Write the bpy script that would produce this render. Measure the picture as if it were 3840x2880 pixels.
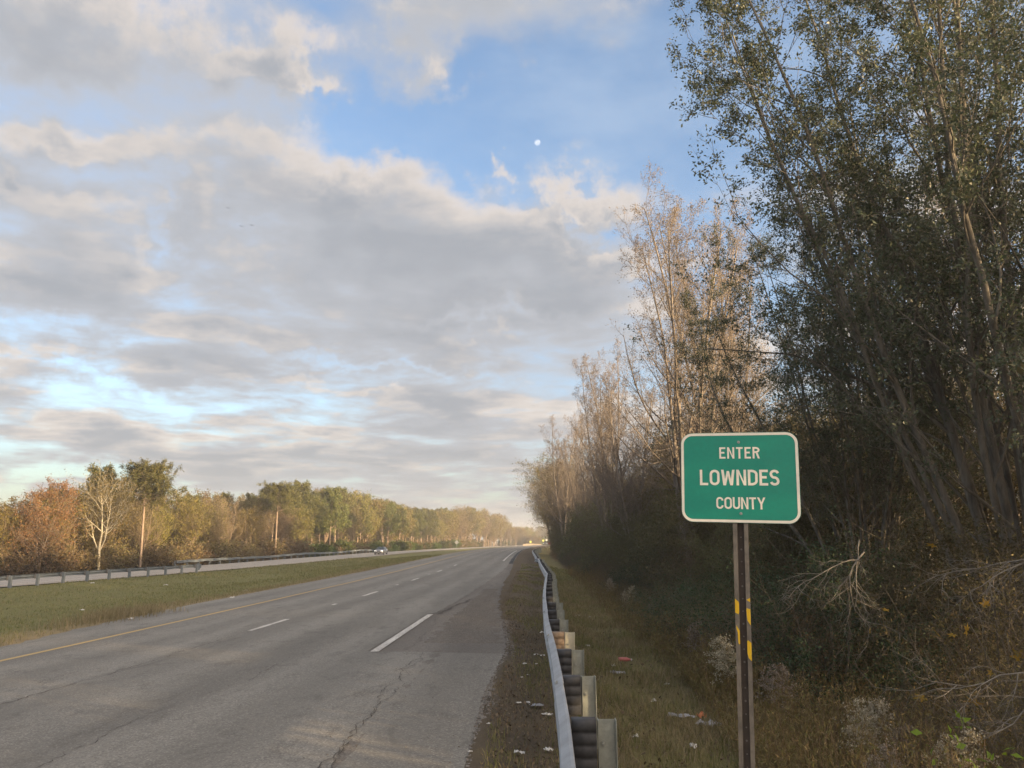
import bpy, bmesh, math, random
import numpy as np
from mathutils import Vector, Matrix

R = math.radians
scene = bpy.context.scene
col = scene.collection
for o in list(bpy.data.objects):
    bpy.data.objects.remove(o)

# ---------------------------------------------------------------- camera
CAM_H = 2.12
cam_d = bpy.data.cameras.new('camera')
cam = bpy.data.objects.new('camera', cam_d)
col.objects.link(cam)
cam_d.sensor_width = 34.6
cam_d.lens = 26.0
cam_d.clip_start = 0.05
cam_d.clip_end = 6000
cam.location = (0, 0, CAM_H)
cam.rotation_euler = (R(90 + 11.64), 0, R(1.99))
scene.camera = cam

# ---------------------------------------------------------------- sun and sky
SUN_AZ = 118.0      # clockwise from the road's forward direction (+Y)
SUN_EL = 7.2
sun_dir = Vector((math.sin(R(SUN_AZ)) * math.cos(R(SUN_EL)), math.cos(R(SUN_AZ)) * math.cos(R(SUN_EL)), math.sin(R(SUN_EL))))
sun_d = bpy.data.lights.new('sun', 'SUN')
sun_d.energy = 5.0
sun_d.angle = R(0.55)
sun_d.color = (1.0, 0.72, 0.41)
sun = bpy.data.objects.new('sun', sun_d)
col.objects.link(sun)
sun.rotation_euler = sun_dir.to_track_quat('Z', 'Y').to_euler()

scene.view_settings.view_transform = 'Standard'
scene.view_settings.look = 'None'
scene.view_settings.gamma = 1
scene.view_settings.use_curve_mapping = False
scene.view_settings.exposure = 1.85
scene.cycles.max_bounces = 8
scene.cycles.diffuse_bounces = 5
scene.cycles.transparent_max_bounces = 12
scene.cycles.use_denoising = True


HAZE = 0.00062


class NT:
    """tiny helper for building node trees"""
    def __init__(self, nt):
        self.nt = nt

    def n(self, typ, inputs=None, **props):
        nd = self.nt.nodes.new(typ)
        for k, v in props.items():
            setattr(nd, k, v)
        for k, v in (inputs or {}).items():
            s = nd.inputs[k]
            if isinstance(v, bpy.types.NodeSocket):
                self.nt.links.new(v, s)
            else:
                s.default_value = v
        return nd

    def math(self, op, a, b=0.0, c=0.0, clamp=False):
        nd = self.n('ShaderNodeMath', {0: a, 1: b, 2: c}, operation=op)
        nd.use_clamp = clamp
        return nd.outputs[0]

    def vmath(self, op, a, b=(0, 0, 0), c=(0, 0, 0)):
        nd = self.n('ShaderNodeVectorMath', {0: a, 1: b, 2: c}, operation=op)
        return nd.outputs['Value'] if op in ('DOT_PRODUCT', 'LENGTH') else nd.outputs[0]

    def mix(self, f, a, b, blend='MIX'):
        nd = self.n('ShaderNodeMix', data_type='RGBA', blend_type=blend)
        for i, v in ((0, f), (6, a), (7, b)):
            s = nd.inputs[i]
            if isinstance(v, bpy.types.NodeSocket):
                self.nt.links.new(v, s)
            else:
                s.default_value = v if i == 0 else (tuple(v) + (1,))[:4]
        return nd.outputs[2]

    def smooth(self, v, lo, hi, a=0.0, b=1.0):
        nd = self.n('ShaderNodeMapRange', {0: v, 1: lo, 2: hi, 3: a, 4: b}, interpolation_type='SMOOTHSTEP')
        return nd.outputs[0]

    def noise(self, vec, scale, detail=4, rough=0.55, dist=0.0):
        return self.n('ShaderNodeTexNoise', {'Vector': vec, 'Scale': scale, 'Detail': detail, 'Roughness': rough, 'Distortion': dist})

    def ramp(self, f, stops):
        nd = self.n('ShaderNodeValToRGB', {0: f})
        cr = nd.color_ramp
        while len(cr.elements) < len(stops):
            cr.elements.new(0.5)
        for e, (p, c) in zip(cr.elements, stops):
            e.position = p
            e.color = (tuple(c) + (1,))[:4]
        return nd.outputs[0]


world = bpy.data.worlds.new('World')
scene.world = world
world.use_nodes = True
wt = world.node_tree
wt.nodes.clear()

# broad cloud banks and clear gaps: azimuth, elevation (degrees), half widths (degrees), weight
CLOUD_BANKS = [
    (-35.9, 32.3, 14.9, 3.2, 0.80),
    (-21.1, 32.4, 4.2, 1.7, 0.60),
    (-17.5, 31.6, 3.2, 0.7, 0.30),
    (-14.6, 25.6, 12.1, 2.2, 0.45),
    (-16.5, 20.9, 12.8, 2.6, 0.42),
    (-20.8, 15.6, 19.3, 3.2, 0.60),
    (-31.6, 25.7, 5.7, 1.1, 0.50),
    (-32.4, 22.3, 7.7, 1.7, 0.30),
    (-35.5, 16.5, 5.9, 2.6, 0.50),
    (-25.6, 23.6, 2.2, 1.2, 0.35),
    (-5.5, 22.8, 8.4, 2.3, 0.35),
    (4.1, 25.0, 3.3, 1.3, 0.50),
    (3.2, 19.8, 4.6, 2.3, 0.50),
    (-0.8, 17.5, 7.1, 1.4, 0.30),
    (-29.4, 7.3, 8.8, 1.4, 0.30),
    (-10.8, 6.7, 14.4, 2.0, 0.35),
    (-5.7, 9.9, 10.5, 1.4, 0.30),
    (-2.8, 28.1, 1.3, 0.5, 0.60),
    (0.2, 29.3, 2.3, 0.9, -0.45),
    (-9.7, 34.8, 2.1, 2.5, 0.50),
    (-5.3, 32.5, 4.2, 0.7, 0.36),
    (-12.3, 37.4, 1.5, 1.4, 0.25),
    (-15.6, 2.7, 13.4, 0.6, 0.35),
    (-37.1, 23.4, 1.5, 0.8, 0.40),
    (-5.7, 12.6, 9.2, 1.4, 0.30),
    (0.0, 25.5, 3.3, 1.0, 0.35),
    (-30.1, 27.9, 7.5, 1.3, 0.12),
    (5.4, 33.1, 11.9, 5.4, -0.75),
    (-6.0, 29.3, 10.5, 1.5, -0.50),
    (-24.4, 23.8, 1.6, 1.8, -0.25),
    (-16.7, 36.4, 4.8, 2.4, -0.30),
    (-31.7, 11.0, 6.5, 0.6, -0.35),
    (-34.8, 3.9, 3.5, 0.7, -0.60),
    (-12.7, 30.7, 6.0, 1.5, -0.40),
    (4.7, 23.4, 1.0, 1.3, -0.50),
    (-24.3, 4.1, 4.8, 0.7, -0.50),
    (-4.0, 16.4, 7.1, 0.5, -0.35),
    (-10.6, 12.2, 7.7, 0.4, -0.30),
    (-28.2, 21.6, 0.9, 1.8, -0.25),
    (-3.2, 1.1, 4.7, 0.7, -0.30),
]


grp = bpy.data.node_groups.new('cloud_density', 'ShaderNodeTree')
grp.interface.new_socket('dir', in_out='INPUT', socket_type='NodeSocketVector')
grp.interface.new_socket('density', in_out='OUTPUT', socket_type='NodeSocketFloat')
g = NT(grp)
gi = g.n('NodeGroupInput').outputs[0]
go = g.n('NodeGroupOutput')
sep = g.n('ShaderNodeSeparateXYZ', {0: gi})
el = g.math('ARCSINE', sep.outputs[2])
az = g.math('ARCTAN2', sep.outputs[0], sep.outputs[1])
q = g.n('ShaderNodeCombineXYZ', {0: az, 1: el}).outputs[0]
warp = g.noise(q, 7.0, 6, 0.62).outputs['Color']
q = g.vmath('MULTIPLY_ADD', g.vmath('SUBTRACT', warp, (0.5, 0.5, 0.5)), (0.34, 0.19, 0.0), q)
# position on a flat cloud layer
den = g.math('ADD', g.math('MAXIMUM', sep.outputs[2], 0.0), 0.075)
px_ = g.math('DIVIDE', sep.outputs[0], den)
py_ = g.math('DIVIDE', sep.outputs[1], den)
p = g.n('ShaderNodeCombineXYZ', {0: px_, 1: py_, 2: 3.7}).outputs[0]
n1 = g.noise(p, 1.5, 8, 0.56, 0.25).outputs[0]
n2 = g.noise(g.vmath('ADD', p, (7.3, 1.9, 2.2)), 3.1, 6, 0.55).outputs[0]
acc = g.math('MULTIPLY_ADD', n1, 2.9, -1.30)
acc = g.math('MULTIPLY_ADD', g.math('SUBTRACT', n2, 0.5), 1.2, acc)
acc = g.math('ADD', acc, g.smooth(el, 0.36, 0.10, 0.0, 0.22))
for (a, e, ra, re_, w) in CLOUD_BANKS:
    sx, sy = 1 / R(ra), 1 / R(re_)
    v = g.vmath('MULTIPLY_ADD', q, (sx, sy, 0), (-R(a) * sx, -R(e) * sy, 0))
    dd = g.vmath('DOT_PRODUCT', v, v)
    ex = g.math('EXPONENT', g.math('MULTIPLY', dd, -1.0))
    acc = g.math('MULTIPLY_ADD', ex, w, acc)
grp.links.new(acc, go.inputs[0])

w = NT(wt)
d = w.n('ShaderNodeTexCoord').outputs['Generated']
sky = w.n('ShaderNodeTexSky', sky_type='NISHITA', sun_disc=False, sun_elevation=R(SUN_EL), sun_rotation=R(SUN_AZ),
          air_density=1.0, dust_density=0.6, ozone_density=1.5)
def density(vec):
    nd = w.n('ShaderNodeGroup')
    nd.node_tree = grp
    wt.links.new(vec, nd.inputs[0])
    return nd.outputs[0]
D0 = density(d)
D1 = density(w.vmath('NORMALIZE', w.vmath('ADD', d, (0.012, 0.0, 0.034))))
alpha = w.smooth(D0, -0.22, 0.62)
edge = w.smooth(w.math('SUBTRACT', D0, D1), -0.03, 0.34)      # tops that thin out upwards catch the light
thin = w.smooth(D0, 0.62, 0.12)
lit = w.math('MULTIPLY', edge, w.smooth(D0, 1.05, 0.2), clamp=True)
lit = w.math('MULTIPLY_ADD', thin, 0.14, lit, clamp=True)
elw = w.n('ShaderNodeSeparateXYZ', {0: d}).outputs[2]
thick = w.smooth(D0, 0.3, 1.15)

SKY_STRENGTH = 0.061
SKY_TINT = (1.47, 1.56, 1.80)
CG1 = (2.38, 2.47, 2.66)
CG2 = (1.82, 1.93, 2.12)
CW = (3.8, 3.35, 2.95)
CV = (2.25, 2.85, 3.7)
CH = (2.0, 2.2, 2.3)
CH0 = (1.25, 1.8, 1.95)

CLOUD_GAIN = 1.0
horizon = w.smooth(elw, 0.17, 0.0)
sky_c = w.mix(1.0, sky.outputs[0], (SKY_TINT), 'MULTIPLY')
veil = w.smooth(w.noise(w.vmath('MULTIPLY', d, (2.2, 2.2, 5.0)), 1.6, 5, 0.6).outputs[0], 0.35, 0.7, 0.14, 0.58)
sky_c = w.mix(veil, sky_c, CV)
sky_c = w.mix(w.math('MULTIPLY', horizon, 0.7), sky_c, CH0)
grey = w.mix(thick, CG1, CG2)
# clouds over the sun's side of the sky are brighter
cloud_c = w.mix(lit, grey, CW)
cloud_c = w.mix(w.math('MULTIPLY', horizon, 0.35), cloud_c, CH)
facing = w.vmath('DOT_PRODUCT', d, tuple(sun_dir))
cloud_c = w.mix(1.0, cloud_c, w.mix(w.smooth(facing, -0.02, 0.9), (1, 1, 1), (7.8, 6.3, 4.7)), 'MULTIPLY')
cloud_mix = w.mix(w.math('MULTIPLY', alpha, 0.97), sky_c, cloud_c)

bg = w.n('ShaderNodeBackground', {0: cloud_mix, 1: SKY_STRENGTH})
wo = w.n('ShaderNodeOutputWorld', {0: bg.outputs[0]})

# ================================================================ materials
def new_mat(name):
    m = bpy.data.materials.new(name)
    m.use_nodes = True
    m.node_tree.nodes.clear()
    t = NT(m.node_tree)
    out = t.n('ShaderNodeOutputMaterial')
    return m, t, out


def simple(name, colr, rough=0.6, metal=0.0, var=0.12, scale=9.0, bump=0.0, spec=0.4, bscale=None, dirt=None):
    """plain painted / metal / wood surface with grain and wear"""
    m, t, out = new_mat(name)
    co = t.n('ShaderNodeTexCoord').outputs['Object']
    nz = t.noise(co, scale, 6, 0.62).outputs[0]
    c = t.mix(t.smooth(nz, 0.3, 0.7), [v * (1 - var) for v in colr], [min(1, v * (1 + var)) for v in colr])
    if dirt:
        n2 = t.noise(co, scale * 0.45, 5, 0.7, 0.4).outputs[0]
        c = t.mix(t.smooth(n2, 0.52, 0.72), c, dirt)
    b = t.n('ShaderNodeBsdfPrincipled', {'Base Color': c, 'Roughness': t.math('MULTIPLY_ADD', nz, 0.25, rough - 0.12), 'Metallic': metal, 'Specular IOR Level': spec})
    if bump:
        n3 = t.noise(co, bscale or scale * 6, 5, 0.6).outputs[0]
        bp = t.n('ShaderNodeBump', {'Strength': bump, 'Distance': 0.01, 'Height': n3})
        t.nt.links.new(bp.outputs[0], b.inputs['Normal'])
    t.nt.links.new(b.outputs[0], out.inputs[0])
    return m


def leaf_mat(name, cols, trans=0.3, rough=0.45, spec=0.35, per_tree=0.25):
    """foliage: every leaf takes its own tint between the given colours, every plant drifts a little"""
    m, t, out = new_mat(name)
    rnd = t.n('ShaderNodeNewGeometry').outputs['Random Per Island']
    ob = t.n('ShaderNodeObjectInfo').outputs['Random']
    n = len(cols)
    c = t.ramp(rnd, [(i / max(1, n - 1), cols[i]) for i in range(n)])
    hsv = t.n('ShaderNodeHueSaturation', {'Hue': t.math('MULTIPLY_ADD', ob, 0.05 * per_tree / 0.25, 0.5 - 0.025 * per_tree / 0.25),
                                          'Value': t.math('MULTIPLY_ADD', ob, per_tree * 2, 1 - per_tree), 'Color': c})
    c = hsv.outputs[0]
    pb = t.n('ShaderNodeBsdfPrincipled', {'Base Color': c, 'Roughness': rough, 'Specular IOR Level': spec})
    tr = t.n('ShaderNodeBsdfTranslucent', {'Color': c})
    ms = t.n('ShaderNodeMixShader', {0: trans, 1: pb.outputs[0], 2: tr.outputs[0]})
    t.nt.links.new(ms.outputs[0], out.inputs[0])
    return m


def bark_mat(name, c1, c2, scale=6.0):
    m, t, out = new_mat(name)
    co = t.n('ShaderNodeTexCoord').outputs['Object']
    st = t.vmath('MULTIPLY', co, (1, 1, 0.22))
    nz = t.noise(st, scale, 6, 0.65, 0.5).outputs[0]
    c = t.mix(t.smooth(nz, 0.32, 0.68), c1, c2)
    b = t.n('ShaderNodeBsdfPrincipled', {'Base Color': c, 'Roughness': 0.9, 'Specular IOR Level': 0.15})
    bp = t.n('ShaderNodeBump', {'Strength': 0.6, 'Distance': 0.03, 'Height': t.noise(st, scale * 3, 5, 0.6).outputs[0]})
    t.nt.links.new(bp.outputs[0], b.inputs['Normal'])
    t.nt.links.new(b.outputs[0], out.inputs[0])
    return m


# ================================================================ mesh helpers
def mesh_from(name, verts, faces, mat=None, smooth=False):
    """verts (N,3), faces: (M,k) int array or list of tuples"""
    me = bpy.data.meshes.new(name)
    if isinstance(faces, np.ndarray):
        v = np.ascontiguousarray(verts, dtype=np.float32)
        f = np.ascontiguousarray(faces, dtype=np.int32)
        k = f.shape[1]
        me.vertices.add(len(v))
        me.vertices.foreach_set('co', v.ravel())
        me.loops.add(f.size)
        me.loops.foreach_set('vertex_index', f.ravel())
        me.polygons.add(len(f))
        me.polygons.foreach_set('loop_start', np.arange(len(f), dtype=np.int32) * k)
        try:
            me.polygons.foreach_set('loop_total', np.full(len(f), k, dtype=np.int32))
        except Exception:
            pass
        me.update(calc_edges=True)
    else:
        me.from_pydata([tuple(v) for v in verts], [], [tuple(f) for f in faces])
        me.update()
    if mat:
        me.materials.append(mat)
    if smooth:
        me.polygons.foreach_set('use_smooth', np.ones(len(me.polygons), dtype=bool))
    return me


def put(name, me, parent=None, loc=(0, 0, 0), rot=(0, 0, 0)):
    o = bpy.data.objects.new(name, me)
    col.objects.link(o)
    if parent:
        o.parent = parent
    o.location = loc
    o.rotation_euler = rot
    return o


def thing(name, label, cat, loc=(0, 0, 0), rotz=0.0, group=None):
    o = bpy.data.objects.new(name, None)
    col.objects.link(o)
    o.empty_display_size = 0.2
    o.location = loc
    o.rotation_euler = (0, 0, rotz)
    tag(o, label, cat, group)
    return o


def tag(o, label, cat, group=None):
    o['label'] = label
    o['category'] = cat
    if group:
        o['group'] = group
    elif 'group' in o:
        del o['group']
    return o


def kind(o, k):
    o['kind'] = k
    return o


def dup(root, loc, rotz=0.0, sc=1.0, label=None, group=None, tilt=(0, 0)):
    """copy a thing with its parts and sub-parts (mesh data shared)"""
    r = root.copy()
    col.objects.link(r)
    r.location = loc
    r.rotation_euler = (tilt[0], tilt[1], rotz)
    r.scale = (sc, sc, sc) if not isinstance(sc, tuple) else sc
    if label:
        r['label'] = label
    if group:
        r['group'] = group
    for ch in root.children:
        c = ch.copy()
        col.objects.link(c)
        c.parent = r
        for gch in ch.children:
            d_ = gch.copy()
            col.objects.link(d_)
            d_.parent = c
    return r


class Geo:
    """collects boxes, prisms and loops into one mesh"""
    def __init__(self):
        self.v, self.f = [], []

    def add(self, verts, faces):
        b = len(self.v)
        self.v += [tuple(v) for v in verts]
        self.f += [tuple(i + b for i in f) for f in faces]
        return self

    def box(self, c, s, rot=None):
        hx, hy, hz = s[0] / 2, s[1] / 2, s[2] / 2
        vs = [Vector((x, y, z)) for z in (-hz, hz) for y in (-hy, hy) for x in (-hx, hx)]
        if rot is not None:
            vs = [rot @ v for v in vs]
        vs = [v + Vector(c) for v in vs]
        return self.add(vs, [(0, 2, 3, 1), (4, 5, 7, 6), (0, 1, 5, 4), (2, 6, 7, 3), (0, 4, 6, 2), (1, 3, 7, 5)])

    def prism(self, poly, lo, hi, axis='y'):
        """extrude a 2D outline (counter-clockwise) from lo to hi along an axis"""
        n = len(poly)
        def P(a, b, h):
            return {'y': (a, h, b), 'z': (a, b, h), 'x': (h, a, b)}[axis]
        vs = [P(a, b, lo) for a, b in poly] + [P(a, b, hi) for a, b in poly]
        fs = [tuple(range(n)), tuple(range(2 * n - 1, n - 1, -1))]
        fs += [(i, i + n, (i + 1) % n + n, (i + 1) % n) for i in range(n)]
        return self.add(vs, fs)

    def loft(self, rings, cap=True):
        n = len(rings[0])
        b = len(self.v)
        for r in rings:
            self.v += [tuple(p) for p in r]
        for k in range(len(rings) - 1):
            for i in range(n):
                j = (i + 1) % n
                self.f.append((b + k * n + i, b + k * n + j, b + (k + 1) * n + j, b + (k + 1) * n + i))
        if cap:
            self.f.append(tuple(b + i for i in range(n - 1, -1, -1)))
            self.f.append(tuple(b + (len(rings) - 1) * n + i for i in range(n)))
        return self

    def tube(self, a, b_, r0, r1=None, n=8):
        a, b_ = Vector(a), Vector(b_)
        r1 = r0 if r1 is None else r1
        t = (b_ - a).normalized()
        u = t.orthogonal().normalized()
        w_ = t.cross(u)
        ring = lambda c, r: [c + (u * math.cos(2 * math.pi * i / n) + w_ * math.sin(2 * math.pi * i / n)) * r for i in range(n)]
        return self.loft([ring(a, r0), ring(b_, r1)])

    def mesh(self, name, mat, smooth=False, normals=True):
        me = mesh_from(name, self.v, self.f, mat, smooth)
        if normals:
            bm = bmesh.new()
            bm.from_mesh(me)
            bmesh.ops.recalc_face_normals(bm, faces=bm.faces)
            bm.to_mesh(me)
            bm.free()
        return me

    def put(self, name, mat, parent=None, smooth=False, loc=(0, 0, 0), rot=(0, 0, 0)):
        return put(name, self.mesh(name, mat, smooth), parent, loc, rot)


# ================================================================ the lie of the land
_yy = np.arange(-80, 1500, 2.0)
def _curve(pts, passes=3, width=9):
    x, z = zip(*pts)
    v = np.interp(_yy, x, z)
    k = np.ones(width) / width
    for _ in range(passes):
        v = np.convolve(np.pad(v, width // 2, mode='edge'), k, mode='valid')
    return v
_C = _curve([(-80, 0), (35, 0), (60, -0.25), (100, -0.9), (130, -1.1), (165, -0.9), (200, 0.2), (250, 2.2), (300, 4.6), (430, 11.5), (520, 21), (600, 34), (700, 58), (1500, 300)])
_G = _curve([(-80, 0), (42, 0), (60, 0.05), (100, 0.28), (130, 0.52), (170, 0.78), (250, 0.95), (430, 1.0), (600, 1.3), (800, 2.2), (1500, 4)])
_O = _curve([(-80, -40), (30, -38.5), (54, -37), (71, -34.8), (85, -33), (110, -31), (150, -28.6), (250, -28), (400, -27), (1500, -27)], 2, 5)
def c_of(y): return np.interp(y, _yy, _C)
def g_of(y): return np.interp(y, _yy, _G)
def o_of(y): return np.interp(y, _yy, _O)
_PS = [-24, -13, -10.4, -3.2, -0.7, 0.5, 2.4, 5, 8, 14, 60, 600]
_PZ = [-1.15, -0.19, -0.145, 0, -0.02, -0.03, -0.22, -0.75, -1.15, -1.5, -1.9, -2]
def prof(s, y):
    s = np.asarray(s, dtype=float)
    o = o_of(y)
    right = np.interp(s, _PS, _PZ)
    r = s - o
    left = np.interp(r, [-700, -60, -16, -11, -9.6, 0, 0.8], [-2.5, -2.4, -1.9, -1.1, -0.98, -0.95, -0.96])
    f = np.clip((s + 24) / (o + 0.8 + 24), 0, 1)
    mid = -1.15 + (-0.96 + 1.15) * f
    return np.where(s > -24, right, np.where(r > 0.8, mid, left))
def edge_of(y):
    """ragged right-hand edge of the paved shoulder"""
    return np.interp(y, [-40, 5, 8, 9.5, 11.7, 16.7, 22, 29, 38, 60, 92, 400], [-0.66, -0.66, -0.69, -0.74, -0.78, -0.66, -1.0, -1.5, -1.75, -1.9, -2.1, -2.4])
def left_edge(y):
    """where the median grass meets the left-hand paved shoulder"""
    return np.interp(y, [-40, 12, 18, 21, 31, 45, 78, 400], [-11.7, -11.8, -12.1, -12.5, -13.4, -13.9, -14.2, -14.2])
def paved_at(s, y):
    o = o_of(y)
    return ((s > left_edge(y)) & (s < edge_of(y) + 0.1)) | ((s < o + 0.3) & (s > o - 10.8))
def bumps_at(x, y):
    s = np.asarray(x) - c_of(y)
    b = 0.05 * np.sin(x * 1.7 + 0.6 * np.sin(y * 0.9)) * np.sin(y * 1.3 + 1.2 * np.sin(x * 0.7)) + 0.10 * np.sin(x * 0.23 + 1) * np.sin(y * 0.17)
    soft = np.clip(np.minimum(np.abs(s - 0.5), np.abs(s - left_edge(y))) / 2.0, 0, 1) * np.clip(np.abs(s - o_of(y)) / 2, 0, 1)
    return np.where(paved_at(s, y), 0, b * soft)
def ground_z(x, y):
    x = np.asarray(x, dtype=float); y = np.asarray(y, dtype=float)
    return prof(x - c_of(y), y) + g_of(y) + bumps_at(x, y)
def gz(x, y):
    return float(ground_z(x, y))


def strip(name, ys, s_edges, dz, mat, parent=None, uv=True):
    """a sheet that follows the road: s_edges is a list of functions s(y) from left to right"""
    ys = np.asarray(ys, dtype=float)
    S = np.stack([np.broadcast_to(np.asarray(f(ys), dtype=float), ys.shape) for f in s_edges], 1)
    Y = np.repeat(ys[:, None], S.shape[1], 1)
    X = S + c_of(ys)[:, None]
    Z = prof(S, Y) + g_of(ys)[:, None] + dz
    n, k = S.shape
    idx = np.arange(n * k).reshape(n, k)
    f = np.stack([idx[:-1, :-1], idx[:-1, 1:], idx[1:, 1:], idx[1:, :-1]], -1).reshape(-1, 4)
    me = mesh_from(name, np.stack([X, Y, Z], -1).reshape(-1, 3), f, mat)
    if uv:
        l = me.uv_layers.new(name='road')
        st = np.stack([S, Y], -1).reshape(-1, 2)
        l.data.foreach_set('uv', st[f.ravel()].astype(np.float32).ravel())
    return put(name, me, parent)


# ================================================================ plants
def march(rng, P, D, L, K, wander, trop):
    P = np.array(P, float); D = np.array(D, float)
    L = np.broadcast_to(L, (len(P),))
    st = (L / (K - 1))[:, None]
    pts = [P]
    for _ in range(K - 1):
        D = D + rng.normal(0, wander, D.shape)
        D[:, 2] += trop
        D /= np.linalg.norm(D, axis=1, keepdims=True)
        P = P + D * st
        pts.append(P)
    return np.stack(pts, 1)


def sprout(rng, par, prad, plen, n, t0, t1, ang, ang_sd, lr, lshape, rr, K, wander, trop, rmin=0.004, taper=0.25, flat=0.0):
    """children of every parent branch: returns points, radii, lengths"""
    N, PK = par.shape[:2]
    i = np.arange(n)
    t = t0 + (t1 - t0) * (i[None, :] + rng.random((N, n))) / n
    q = t * (PK - 1)
    k = np.clip(q.astype(int), 0, PK - 2)
    fr = (q - k)[..., None]
    rows = np.arange(N)[:, None]
    A, B = par[rows, k], par[rows, k + 1]
    P = A + (B - A) * fr
    T = B - A
    T = T / (np.linalg.norm(T, axis=-1, keepdims=True) + 1e-9)
    rad = prad[rows, k] * (1 - fr[..., 0]) + prad[rows, k + 1] * fr[..., 0]
    ref = np.where(np.abs(T[..., 2:3]) > 0.9, np.array([1.0, 0, 0]), np.array([0, 0, 1.0]))
    U = np.cross(T, ref); U /= np.linalg.norm(U, axis=-1, keepdims=True)
    V = np.cross(T, U)
    ph = i[None, :] * 2.39996 + rng.random((N, 1)) * 6.283 + rng.normal(0, 0.4, (N, n))
    a = np.radians(rng.normal(ang, ang_sd, (N, n)))[..., None]
    D = np.cos(a) * T + np.sin(a) * (np.cos(ph)[..., None] * U + np.sin(ph)[..., None] * V)
    if flat:
        D[..., 2] *= (1 - flat)
    D /= np.linalg.norm(D, axis=-1, keepdims=True)
    L = (plen[:, None] * lr * lshape(t) * rng.uniform(0.7, 1.25, (N, n))).ravel()
    pts = march(rng, P.reshape(-1, 3), D.reshape(-1, 3), L, K, wander, trop)
    r0 = np.maximum(rad.ravel() * rr, rmin)
    r = r0[:, None] * np.linspace(1, taper, K)[None, :]
    return pts, r, L


def tubes(pts, rad, sides):
    N, K = pts.shape[:2]
    T = np.gradient(pts, axis=1)
    T /= np.linalg.norm(T, axis=-1, keepdims=True) + 1e-9
    m = T.mean(1)
    ref = np.where(np.abs(m[:, 2:3]) > 0.8, np.array([1.0, 0, 0]), np.array([0, 0, 1.0]))[:, None, :]
    U = np.cross(T, ref); U /= np.linalg.norm(U, axis=-1, keepdims=True) + 1e-9
    V = np.cross(T, U)
    a = np.arange(sides) * 2 * np.pi / sides
    ring = pts[:, :, None, :] + rad[:, :, None, None] * (np.cos(a)[None, None, :, None] * U[:, :, None, :] + np.sin(a)[None, None, :, None] * V[:, :, None, :])
    idx = np.arange(N * K * sides).reshape(N, K, sides)
    j = np.roll(idx, -1, axis=2)
    f = np.stack([idx[:, :-1], j[:, :-1], j[:, 1:], idx[:, 1:]], -1).reshape(-1, 4)
    return ring.reshape(-1, 3), f


def join(parts):
    vs, fs, b = [], [], 0
    for v, f in parts:
        vs.append(v); fs.append(f + b); b += len(v)
    return np.concatenate(vs), np.concatenate(fs)


def leaves_on(rng, pts, n, size, width=0.5, spread=0.06, t0=0.15, along=0.5, up=0.25):
    """n leaves (rhombs) along every twig"""
    N, K = pts.shape[:2]
    t = t0 + (1 - t0) * rng.random((N, n))
    q = t * (K - 1)
    k = np.clip(q.astype(int), 0, K - 2)
    rows = np.arange(N)[:, None]
    A, B = pts[rows, k], pts[rows, k + 1]
    P = (A + (B - A) * (q - k)[..., None]).reshape(-1, 3)
    T = (B - A).reshape(-1, 3)
    T /= np.linalg.norm(T, axis=1, keepdims=True) + 1e-9
    M = len(P)
    P = P + rng.normal(0, spread, (M, 3))
    D = T * along + rng.normal(0, 1, (M, 3)) * (1 - along * 0.5)
    D /= np.linalg.norm(D, axis=1, keepdims=True)
    Nn = rng.normal(0, 1, (M, 3)); Nn[:, 2] += up * 4
    W = np.cross(D, Nn); W /= np.linalg.norm(W, axis=1, keepdims=True) + 1e-9
    s = (size * rng.uniform(0.65, 1.3, M))[:, None]
    h = s * width * 0.5
    nrm = np.cross(W, D)
    mid = P + D * s * 0.45
    fold = nrm * s * 0.07
    V = np.stack([P, mid + W * h + fold, P + D * s - nrm * s * 0.08, mid - W * h + fold], 1).reshape(-1, 3)
    return V, np.arange(M * 4).reshape(-1, 4)


def plant(name, label, cat, wood, leaf, wmat, lmat, group=None, crown_name='crown', trunk_name='trunk'):
    """a plant with trunk (all its wood) and crown (all its leaves), standing at the origin"""
    t = thing(name, label, cat, (0, 0, 0), 0, group)
    v, f = join(wood)
    put(trunk_name, mesh_from(name + '_' + trunk_name, v, f, wmat, True), t)
    if leaf:
        v, f = join(leaf)
        put(crown_name, mesh_from(name + '_' + crown_name, v, f, lmat), t)
    return t


def stems(rng, n, tilt, L, r, K, wander, trop, spread=0.15, taper=0.2, tilt_min=0.0, az0=0.0, az_span=6.2832, sink=0.3):
    az = az0 + az_span * (np.arange(n) + rng.random(n) * 0.7) / n
    tl = np.radians(rng.uniform(tilt_min, tilt, n))
    D = np.stack([np.sin(tl) * np.cos(az), np.sin(tl) * np.sin(az), np.cos(tl)], 1)
    P = np.stack([np.cos(az) * spread, np.sin(az) * spread, np.full(n, -sink)], 1)
    Ls = L * rng.uniform(0.82, 1.08, n) * (1 - 0.45 * np.clip(np.degrees(tl) - 16, 0, 60) / 40)
    pts = march(rng, P, D, Ls, K, wander, trop)
    rad = (r * rng.uniform(0.75, 1.2, n))[:, None] * np.linspace(1, taper, K)[None, :]
    rad[:, 0] *= 1.35
    return pts, rad, Ls

# ================================================================ ground and roads
rs = np.random.default_rng(11)

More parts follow.
